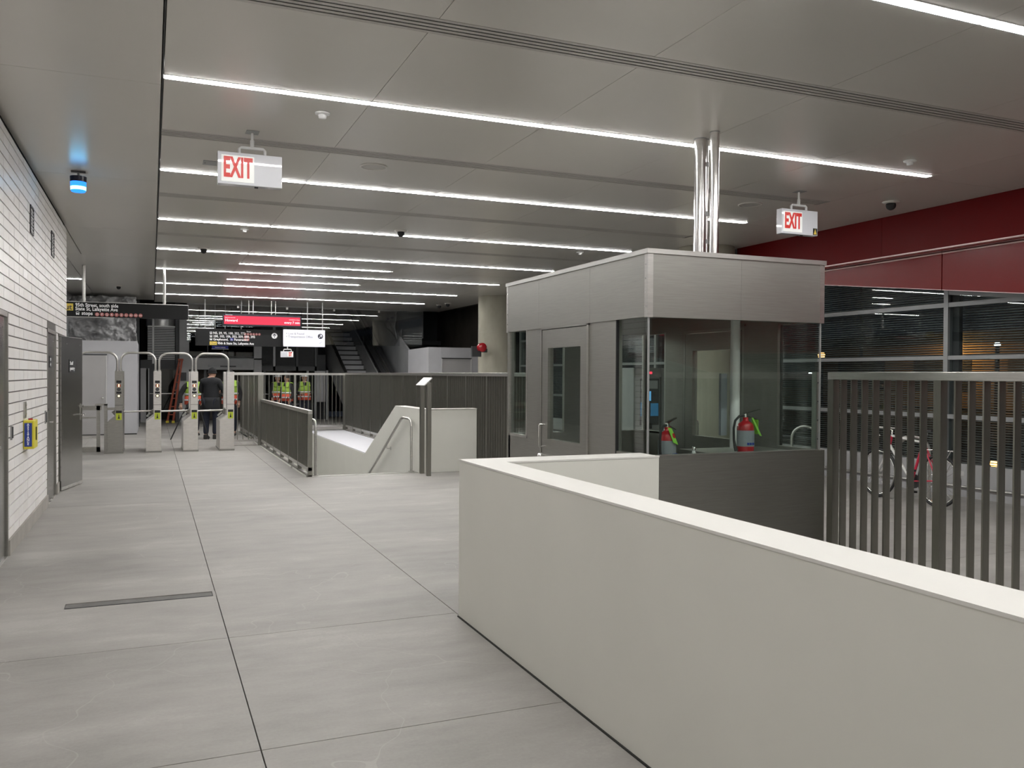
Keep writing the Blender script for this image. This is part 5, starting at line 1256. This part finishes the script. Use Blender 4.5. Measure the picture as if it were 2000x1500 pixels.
    if vest:
        vz = 1.12
        def ring(n, z0, z1, r0, r1, m):
            seg = 24; mb_ = MB(); vs = []
            for zz_, (rx, ry) in ((z0, r0), (z1, r1)):
                for q in range(seg): a = 2*PI*q/seg; vs.append((rx*math.cos(a), ry*math.sin(a), zz_))
            mb_.add(vs, [(i, (i+1) % seg, seg+(i+1) % seg, seg+i) for i in range(seg)], True)
            o = mb_.build(n, m, t, local=True); md = o.modifiers.new('cloth', 'SOLIDIFY'); md.thickness = 0.012; return o
        a = ring('vest_top', 1.10, 1.36, (0.215, 0.165), (0.205, 0.155), M['vest_lime'])
        ring('vest_bottom', 0.86, 1.10, (0.222, 0.172), (0.216, 0.166), M['vest_orange'])
        for z_ in (0.96, 1.12): ring('reflective_band', z_, z_+0.045, (0.226, 0.176), (0.225, 0.175), M['vest_band'])
        for sx in (-1, 1):
            MB().hexa([(sx*0.05, -0.17, 1.34), (sx*0.19, -0.15, 1.34), (sx*0.19, -0.13, 1.34), (sx*0.05, -0.15, 1.34), (sx*0.07, -0.09, 1.505), (sx*0.17, -0.08, 1.485), (sx*0.17, 0.10, 1.485), (sx*0.07, 0.10, 1.505)]).build('vest_shoulder', M['vest_lime'], t, local=True)
            MB().hexa([(sx*0.05, 0.16, 1.34), (sx*0.19, 0.14, 1.34), (sx*0.19, 0.16, 1.34), (sx*0.05, 0.18, 1.34), (sx*0.07, 0.08, 1.505), (sx*0.17, 0.08, 1.485), (sx*0.17, 0.10, 1.487), (sx*0.07, 0.10, 1.507)]).build('vest_shoulder', M['vest_lime'], t, local=True)
    if hat == 'knit':
        MB().sphere(hc+Vector((0, 0.01, 0.03)), 0.118, 20, 8, (0, 0.58), sc=(0.86, 1.02, 1.0)).tube([hc+Vector((0.097*math.cos(a*PI/12), 0.01+0.115*math.sin(a*PI/12), 0.012)) for a in range(24)], 0.017, 8, closed=True).build('knit_hat', M['hat'], t, local=True)
    elif hat == 'hard':
        MB().sphere(hc+Vector((0, 0.01, 0.045)), 0.125, 20, 7, (0, 0.5), sc=(0.92, 1.1, 0.85)).lathe([(0.112, 0.045), (0.150, 0.038), (0.150, 0.045)], hc, 24).build('hard_hat', M['hard_hat'], t, local=True)
    else:
        MB().sphere(hc+Vector((0, 0.015, 0.012)), 0.112, 18, 8, (0, 0.52), sc=(0.84, 0.98, 1.1)).build('hair', M['hair'], t, local=True)
    return t
person((1.33, 21.95, 0), PI-0.35, 'person in black knit hat and long dark coat, back to the camera, operating the tripod', 1.74, el=(-0.30, -0.10, 1.16), er=(0.28, -0.12, 1.16), wl=(-0.17, -0.34, 1.16), wr=(0.14, -0.36, 1.18), head_pitch=1.0, jacket='coat', hat='knit', long_coat=True)
person((0.98, 23.4, 0), 0.2, 'person in lime and orange vest behind the third turnstile', 1.62, wl=(-0.34, -0.10, 0.86), el=(-0.34, 0, 1.13), vest=True)
person((1.86, 23.0, 0), -0.2, 'person in lime and orange vest behind the rightmost turnstile', 1.66, wl=(-0.12, -0.24, 1.10), vest=True, hat='knit')
person((3.66, 27.65, 0), 0.3, 'leftmost of the three distant workers, lime vest, seen through the back fence', 1.56, wr=(0.10, -0.26, 1.05), vest=True, hat='hard')
person((3.80, 26.55, 0), -0.9, 'middle one of the three distant workers, bright orange vest bottom, behind the back fence', 1.56, vest=True)
person((4.42, 27.2, 0), 0.0, 'distant worker in white hard hat and vest, right of the two standing together', 1.58, wl=(-0.14, -0.24, 1.08), wr=(0.14, -0.24, 1.08), vest=True, hat='hard')

# ------------------------------------------------------------------ lettering becomes plain mesh
bpy.context.view_layer.update()
dg = bpy.context.evaluated_depsgraph_get()
mesh_of = {}
for o in [o for o in bpy.data.objects if o.type == 'FONT']:
    me = bpy.data.meshes.new_from_object(o.evaluated_get(dg))
    n = bpy.data.objects.new('tmp', me); COL.objects.link(n)
    n.parent = o.parent; n.location = o.location; n.rotation_euler = o.rotation_euler; n.scale = o.scale
    nm = o.name; bpy.data.objects.remove(o); n.name = nm
